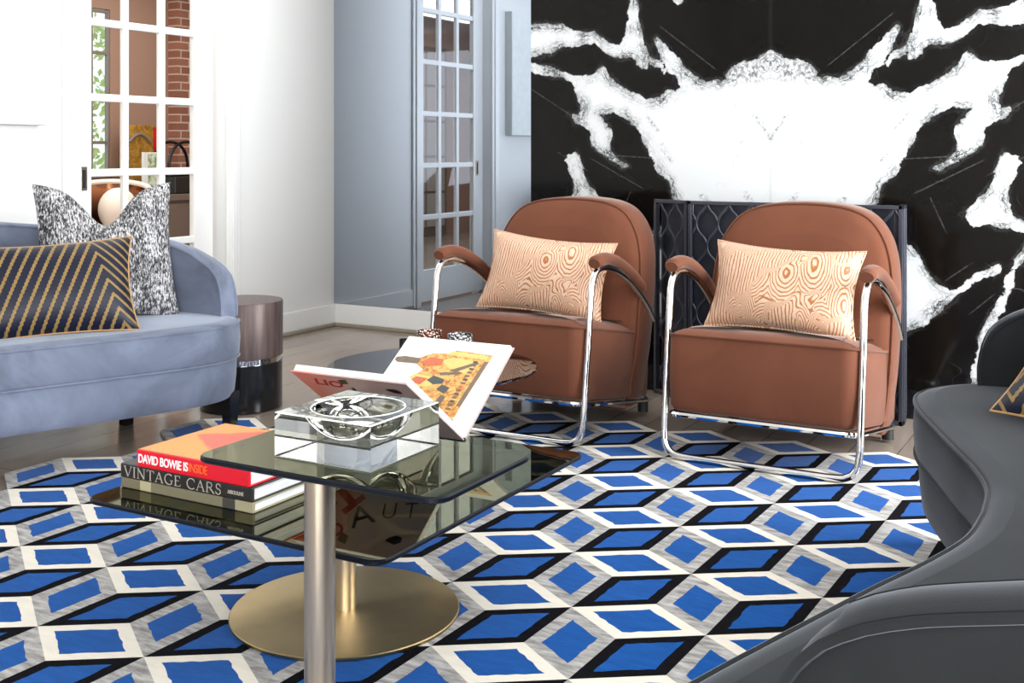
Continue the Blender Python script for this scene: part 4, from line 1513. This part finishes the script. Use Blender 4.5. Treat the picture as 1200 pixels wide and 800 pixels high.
# ------------------------------------------------------------------ open book in an acrylic cradle, on the lower glass table
ob_ = thing('open_book', 'large open art book with ochre facade photograph propped beyond the crystal block', 'book', (-1.71, 2.478, ZT + 0.016), math.radians(1.5))
HL, LW, LZ, LY, TB = 0.172, 0.335, 0.195, 0.272, 0.016
nl = Vector((0, LZ, LY)).normalized()             # normal of the near leaf (inside), points up and back
for side in (-1, 1):
    d = Vector((0, side * LY, LZ)).normalized()   # from the spine to the fore edge
    n = Vector((0, -side * LZ, LY)).normalized()  # inside normal
    u = Vector((1, 0, 0))
    P3 = lambda x, s, h: u * x + d * s + n * h
    nm = 'near_leaf' if side == -1 else 'far_leaf'
    # board
    b = MB()
    vs_ = [P3(x, s, h) for h in (-0.0035, 0) for (x, s) in ((-HL, 0.004), (HL, 0.004), (HL, LW), (-HL, LW))]
    fc = [(3, 2, 1, 0), (4, 5, 6, 7), (0, 1, 5, 4), (1, 2, 6, 5), (2, 3, 7, 6), (3, 0, 4, 7)]
    if side == 1:
        pass
    b.add(vs_, fc if side == 1 else [tuple(reversed(q)) for q in fc])
    board = b.build('cover_board', M['coral'], ob_)
    # page block: swells near the gutter, thin at the fore edge
    N = 22
    pv, pf = [], []
    hh = []
    for k in range(N + 1):
        s = LW * 0.012 + (LW * 0.972) * k / N
        q = k / N
        h = TB * (0.35 + 1.55 * (1 - math.exp(-q * 9)) * math.exp(-q * 1.15) * 0.95) if side == 1 else TB * (0.4 + 0.75 * (1 - math.exp(-q * 8)))
        hh.append((s, h))
    pg = MB()
    for k in range(N):
        (s0, h0), (s1, h1) = hh[k], hh[k + 1]
        X = HL - 0.004
        a0, a1, a2, a3 = P3(-X, s0, h0), P3(X, s0, h0), P3(X, s1, h1), P3(-X, s1, h1)
        q = [a0, a1, a2, a3]
        pg.add(q if side == 1 else q[::-1], [(0, 1, 2, 3)], 0, True)
        for sx_ in (-X, X):
            q = [P3(sx_, s0, 0), P3(sx_, s1, 0), P3(sx_, s1, h1), P3(sx_, s0, h0)]
            pg.add(q, [(0, 1, 2, 3)], 1)
    (s1, h1) = hh[-1]
    X = HL - 0.004
    pg.add([P3(-X, s1, 0), P3(X, s1, 0), P3(X, s1, h1), P3(-X, s1, h1)], [(0, 1, 2, 3)], 1)
    pages = pg.build('pages', [M['page'], M['page_edge']], ob_)

    def surf(x, q, lift=0.0006):
        k = min(N - 1, max(0, int(q * N)))
        f = q * N - k
        s = hh[k][0] * (1 - f) + hh[k + 1][0] * f
        h = hh[k][1] * (1 - f) + hh[k + 1][1] * f
        return P3(x, s, h + lift)

    if side == 1:
        # printed photograph: x along the spine (left = top of the picture), q from gutter to fore edge
        def shape(pts, name, mat, lift):
            mb = MB()
            # subdivide into strips so that the print follows the curved page
            xs_ = [p[0] for p in pts]
            bm2 = bmesh.new()
            vv = [bm2.verts.new((p[0], p[1], 0)) for p in pts]
            bm2.faces.new(vv)
            bmesh.ops.triangulate(bm2, faces=list(bm2.faces))
            for it in range(3):
                bmesh.ops.subdivide_edges(bm2, edges=list(bm2.edges), cuts=1, use_grid_fill=True)
            for v in bm2.verts:
                v.co = surf(v.co.x, min(0.995, max(0.0, v.co.y)), lift)
            mb.take(bm2, 0, False)
            return mb.build(name, mat, pages)

        sc_ = lambda pts: [(max(-0.163, (x - 0.10) * 1.36 + 0.122), q) for (x, q) in pts]
        PH = 'printed_photo'
        body = shape(sc_([(0.10, 0.06), (0.108, 0.86), (0.02, 0.88), (0.01, 0.84), (-0.03, 0.82), (-0.06, 0.735), (-0.055, 0.68), (-0.03, 0.62), (-0.04, 0.54), (-0.075, 0.47), (-0.08, 0.40), (-0.05, 0.30), (-0.01, 0.22), (0.0, 0.06)]), PH, M['facade'], 0.0006)
        pic_ = MB()

        def blot(pts, mi, lift):
            bm2 = bmesh.new()
            bm2.faces.new([bm2.verts.new((p[0], p[1], 0)) for p in sc_(pts)])
            bmesh.ops.triangulate(bm2, faces=list(bm2.faces))
            for it in range(2):
                bmesh.ops.subdivide_edges(bm2, edges=list(bm2.edges), cuts=1, use_grid_fill=True)
            for v in bm2.verts:
                v.co = surf(v.co.x, min(0.995, max(0.0, v.co.y)), lift)
            pic_.take(bm2, mi, False)

        blot([(-0.05, 0.745), (-0.05, 0.68), (-0.10, 0.675), (-0.118, 0.70), (-0.11, 0.735), (-0.09, 0.755)], 0, 0.0007)
        blot([(-0.072, 0.47), (-0.072, 0.40), (-0.10, 0.395), (-0.112, 0.425), (-0.10, 0.46)], 0, 0.0007)
        blot([(0.10, 0.85), (0.012, 0.865), (0.0, 0.82), (0.10, 0.80)], 2, 0.0009)
        blot([(0.09, 0.77), (0.02, 0.79), (0.0, 0.74), (0.03, 0.66), (0.07, 0.62)], 2, 0.0009)
        blot([(0.065, 0.61), (0.055, 0.63), (0.01, 0.60), (0.018, 0.57)], 0, 0.0011)
        blot([(0.09, 0.75), (0.08, 0.765), (0.03, 0.635), (0.045, 0.62)], 0, 0.0011)
        blot([(0.005, 0.76), (-0.03, 0.77), (-0.045, 0.70), (-0.02, 0.66), (0.005, 0.69)], 3, 0.0011)
        blot([(0.01, 0.54), (-0.04, 0.56), (-0.06, 0.47), (-0.03, 0.41), (0.012, 0.44)], 2, 0.0009)
        blot([(-0.005, 0.52), (-0.035, 0.53), (-0.045, 0.465), (-0.015, 0.44)], 3, 0.0011)
        blot([(0.032, 0.53), (0.004, 0.56), (-0.006, 0.50), (0.014, 0.46), (0.034, 0.48)], 1, 0.0012)
        blot([(0.056, 0.44), (0.034, 0.47), (0.028, 0.41), (0.05, 0.37)], 1, 0.0012)
        blot([(0.04, 0.30), (-0.005, 0.34), (-0.01, 0.24), (0.03, 0.18)], 2, 0.0009)
        blot([(0.028, 0.29), (0.002, 0.31), (0.0, 0.25), (0.022, 0.22)], 3, 0.0011)
        blot([(0.058, 0.34), (0.044, 0.36), (0.04, 0.16), (0.055, 0.12)], 0, 0.0011)
        blot([(0.10, 0.10), (0.106, 0.78), (0.097, 0.78), (0.09, 0.10)], 0, 0.0009)
        r9 = random.Random(5)
        for k in range(16):
            q0 = 0.12 + k * 0.042
            blot([(0.083, q0), (0.084, q0 + 0.022), (0.073, q0 + 0.026), (0.072, q0 + 0.004)], r9.choice((0, 1, 3, 0)), 0.0011)
        pic_.build('printed_detail', [M['print_grey'], M['print_teal'], M['print_yellow'], M['print_red']], body)
    else:
        # lettering on the outer cover, lying in the board plane and facing outwards
        def on_cover(s, size, x, sdist, mat, rot, bold=0.0, sx=1.0, shear=0.0, nm2='cover_lettering'):
            o = text_mesh(s, size, nm2, mat, board, (0, 0, 0), (0, 0, 0), sx, bold, 0.0004, 1.0, shear)
            out_n = -n
            # local x -> along -d rotated, build a frame in the cover plane
            ex = (u * math.cos(rot) + d * math.sin(rot)).normalized()
            ey = out_n.cross(ex)
            m = Matrix((ex, ey, out_n)).transposed().to_4x4()
            m.translation = P3(x, sdist, -0.0041)
            o.matrix_local = m @ Matrix.Diagonal((sx, 1, 1, 1))
            return o

        on_cover('T', 0.105, -0.125, 0.20, M['rust_ink'], math.radians(-60), 0.006, 0.9)
        on_cover('A', 0.095, 0.035, 0.245, M['dark_ink'], math.radians(150), 0.0, 1.0, 0.2)
        on_cover('U', 0.07, 0.085, 0.225, M['dark_ink'], math.radians(166), -0.0012, 0.9, 0.1)
        on_cover('T', 0.07, 0.14, 0.215, M['dark_ink'], math.radians(166), -0.0012, 0.9, 0.1)
        on_cover('LIO', 0.05, -0.13, 0.275, M['crimson_ink'], math.radians(-4), 0.001, 1.1, 0.25)
        q = MB().add([P3(x, s, -0.0042) for (x, s) in ((-0.04, 0.315), (-0.012, 0.322), (-0.016, 0.298), (-0.042, 0.29))], [(0, 1, 2, 3)])
        q.build('cover_mark', M['olive_ink'], board)
        q = MB().add([P3(x, s, -0.0042) for (x, s) in ((0.088, 0.292), (0.118, 0.298), (0.132, 0.288), (0.13, 0.276), (0.112, 0.272), (0.094, 0.282))], [tuple(range(6))])
        q.build('cover_mark', M['dark_ink'], board)
sp = MB()
sp.tube([(-HL, 0, 0.0), (HL, 0, 0.0)], 0.006, 10, 0)
sp.build('spine', M['glossy_dark'], ob_)

cr = thing('book_cradle', 'clear acrylic V shaped cradle under the open book', 'book stand', (-1.71, 2.478, ZT + 0.0005), math.radians(1.5))
for s in (-1, 1):
    mb = MB()
    d = Vector((0, s * LY, LZ)).normalized()
    n = Vector((0, -s * LZ, LY)).normalized()
    A, B = 0.012, 0.17
    off = Vector((0, 0, 0.0155))
    vs_ = [off + Vector((x, 0, 0)) + d * q + n * h for h in (-0.0105, -0.0055) for (x, q) in ((-0.1, A), (0.1, A), (0.1, B), (-0.1, B))]
    fc = [(3, 2, 1, 0), (4, 5, 6, 7), (0, 1, 5, 4), (1, 2, 6, 5), (2, 3, 7, 6), (3, 0, 4, 7)]
    mb.add(vs_, fc if s == 1 else [tuple(reversed(q)) for q in fc])
    mb.build('support_wing', M['acrylic'], cr)
    MB().box((-0.1, s * 0.128 - 0.003, 0.0), (0.1, s * 0.128 + 0.003, 0.084), 0, 0.001).build('foot', M['acrylic'], cr)

# ------------------------------------------------------------------ the next room, seen through the pocket door
wf = MB()
WY0, WY1, WZ0, WZ1 = 5.9, 6.98, 0.88, 2.33
wf.box((XF - 0.05, -3.0, 0), (XF, WY0, ZC))
wf.box((XF - 0.05, WY1, 0), (XF, 8.4, ZC))
wf.box((XF - 0.05, WY0, 0), (XF, WY1, WZ0))
wf.box((XF - 0.05, WY0, WZ1), (XF, WY1, ZC))
struct(wf.build('wall_far', M['taupe']))
struct(simple('wall_side', (XF, 8.3, 0), (XW - 0.17, 8.4, ZC), M['taupe']))
struct(simple('wall_end', (XF, -3.1, 0), (XW - 0.17, -3.0, ZC), M['taupe']))
struct(simple('wall_brick', (XF, 7.66, 0), (XF + 0.12, 8.3, ZC), M['brick']))
w1 = struct(bpy.data.objects.new('window_1', None))
COL.objects.link(w1)
w1.location = (XF, 0, 0)
mb = MB()
for (a, b) in ((WY0, WY0 + 0.05), (WY1 - 0.02, WY1), (6.755, 6.80)):
    mb.box((-0.05, a, WZ0), (-0.005, b, WZ1), 0, 0.004)
for z in (WZ0 + 0.02, 1.16, 1.555, 1.945, WZ1 - 0.02):
    mb.box((-0.045, WY0, z - (0.03 if abs(z - 1.555) < 0.01 else 0.014)), (-0.01, WY1, z + (0.03 if abs(z - 1.555) < 0.01 else 0.014)), 0, 0.004)
mb.build('sash', M['frame_grey'], w1)
MB().box((-0.03, WY0 + 0.03, WZ0), (-0.026, WY1 - 0.01, WZ1)).build('glass', M['pane'], w1)
MB().box((-0.045, WY0 - 0.03, WZ0 - 0.03), (0.03, WY1 + 0.0, WZ0), 0, 0.004).build('sill', M['frame_grey'], w1)

tr = thing('garden_tree', 'leafy green tree outside the far room window', 'tree', (-10.6, 9.2, 0))
MB().tube([(0, 0, 0), (0.03, 0.02, 0.8), (-0.02, 0.05, 1.6), (0.02, 0.0, 2.4)], [0.07, 0.06, 0.05, 0.02], 10).build('trunk', M['bark'], tr)
lv = MB()
rn = random.Random(11)
for k in range(1500):
    a, r, z = rn.uniform(0, 2 * PI), 1.1 * rn.random() ** 0.5, rn.uniform(0.3, 2.6)
    c = Vector((r * math.cos(a), r * math.sin(a), z))
    e1 = Vector((rn.uniform(-1, 1), rn.uniform(-1, 1), rn.uniform(-1, 1))).normalized()
    e2 = e1.cross(Vector((rn.uniform(-1, 1), rn.uniform(-1, 1), rn.uniform(-1, 1)))).normalized()
    s = rn.uniform(0.04, 0.075)
    lv.add([c - e1 * s, c + e2 * s * 0.5 + e1 * 0.1 * s, c + e1 * s, c - e2 * s * 0.5 + e1 * 0.1 * s], [(0, 1, 2, 3)])
lv.build('foliage', M['bark_green'], tr)

cbn = thing('credenza', 'taupe panelled credenza against the brick in the far room', 'cabinet', (-7.56, 7.55, 0))
MB().box((-0.28, -0.70, 0.02), (0.26, 0.70, 0.66), 0, 0.004).build('body', M['taupe_cab'], cbn)
MB().box((-0.3, -0.72, 0.66), (0.29, 0.72, 0.715), 0, 0.006).build('top', M['taupe_cab'], cbn)
for k in range(4):
    y0 = -0.64 + k * 0.32
    d = MB()
    d.box((0.26, y0 + 0.006, 0.05), (0.276, y0 + 0.314, 0.635), 0, 0.002)
    d.box((0.276, y0 + 0.05, 0.10), (0.28, y0 + 0.27, 0.585), 0, 0.002)
    dd = d.build('door', M['taupe_cab'], cbn)
    MB().lathe([(0.008, 0.33), (0.008, 0.345)], 10, (0.29, y0 + 0.03)).build('knob', M['nickel'], dd)

ga = thing('gilt_panel', 'weathered gilt relief panel with red edge standing in the far room', 'artwork', (-7.82, 7.14, 0.7155))
MB().box((-0.02, -0.2, 0.0), (0.02, 0.155, 0.60), 0, 0.006).build('panel', M['gold_art'], ga)
MB().box((-0.03, 0.155, 0.0), (0.03, 0.2, 0.585), 0, 0.004).build('side_edge', M['red'], ga)
mb = MB()
mb.tube([(0.022, -0.13 + 0.03 * k, 0.45 + 0.07 * math.sin(PI * k / 8)) for k in range(9)], 0.014, 8)
mb.build('relief_arch', M['frame_grey'], ga)

gc = thing('photo_block', 'small white bordered green photo block in front of the gilt panel', 'picture', (-7.5, 6.965, 0.7155))
MB().box((-0.015, -0.075, 0.0), (0.015, 0.075, 0.36), 0, 0.003).build('block', M['page'], gc)
MB().box((0.015, -0.03, 0.01), (0.017, 0.07, 0.345)).build('print', M['green_card'], gc)

ap = thing('coffee_machine', 'black machine with arched smoked hood on the far room credenza', 'appliance', (-7.5, 7.30, 0.7155))
MB().box((-0.18, -0.22, 0.0), (0.18, 0.24, 0.15), 0, 0.012).build('body', M['glossy_dark'], ap)
mb = MB()
mb.tube([(0.1, 0.21 * math.cos(PI * k / 16), 0.15 + 0.30 * math.sin(PI * k / 16) ** 0.6) for k in range(17)], 0.014, 8)
mb.tube([(-0.1, 0.21 * math.cos(PI * k / 16), 0.15 + 0.30 * math.sin(PI * k / 16) ** 0.6) for k in range(17)], 0.014, 8)
mb.box((-0.12, -0.2, 0.15), (0.12, 0.2, 0.19), 0, 0.006)
mb.build('hood_frame', M['black'], ap)

tc = thing('tub_chair', 'copper backed tub chair in the far room behind the glazed door', 'chair', (-6.55, 5.72, 0))
sh_o, sh_i = [], []
mbo, mbi = MB(), MB()
for (mbx, rad, mat) in ((mbo, 0.30, 0), (mbi, 0.275, 0)):
    vs_, fs = [], []
    NA, NZ = 28, 8
    for i in range(NA + 1):
        a = math.radians(-11 + 300 * i / NA)
        top_ = 0.52 + 0.34 * math.sin(PI * i / NA) ** 0.5
        for j in range(NZ + 1):
            z = 0.30 + (top_ - 0.30) * j / NZ
            rr = rad * (0.82 + 0.18 * math.sin(PI / 2 * j / NZ))
            vs_.append((rr * math.cos(a), rr * math.sin(a), z))
    for i in range(NA):
        for j in range(NZ):
            q = (i * (NZ + 1) + j, (i + 1) * (NZ + 1) + j, (i + 1) * (NZ + 1) + j + 1, i * (NZ + 1) + j + 1)
            fs.append(q)
    mbx.add(vs_, fs, 0, True)
mbo.build('shell', M['cream'], tc)
mbi.build('lining', M['copper'], tc)
rim = []
for i in range(29):
    a = math.radians(-11 + 300 * i / 28)
    rim.append((0.288 * math.cos(a), 0.288 * math.sin(a), 0.52 + 0.34 * math.sin(PI * i / 28) ** 0.5))
MB().tube(rim, 0.02, 8).build('rim', M['cream'], tc)
ball = MB()
ball.lathe([(0.14 * math.sin(PI * k / 12) + 1e-5, -0.16 * math.cos(PI * k / 12)) for k in range(13)], 24)
ball.build('back_cushion', M['cream'], tc, (-0.05, 0.11, 0.66))
MB().lathe([(0.24, 0.30), (0.25, 0.40), (0.22, 0.45), (0.01, 0.46)], 32).build('seat', M['cream'], tc)
MB().lathe([(0.2, 0.0), (0.2, 0.012), (0.03, 0.02), (0.03, 0.28), (0.2, 0.30)], 32).build('pedestal', M['copper'], tc)

# panelled door of the far room, only met in the mirror
d2 = struct(bpy.data.objects.new('door_2', None))
COL.objects.link(d2)
d2.location = (XF, 0, 0)
mb = MB()
mb.box((0.0, -1.15, 0.0), (0.03, -0.15, 2.4), 0, 0.004)
mb.build('door_frame', M['taupe_cab'], d2)
for k in range(5):
    for q in range(2):
        MB().box((0.03, -1.08 + q * 0.45, 0.12 + k * 0.45), (0.045, -0.68 + q * 0.45, 0.54 + k * 0.45), 0, 0.003).build('panel', M['door_panel'], d2)
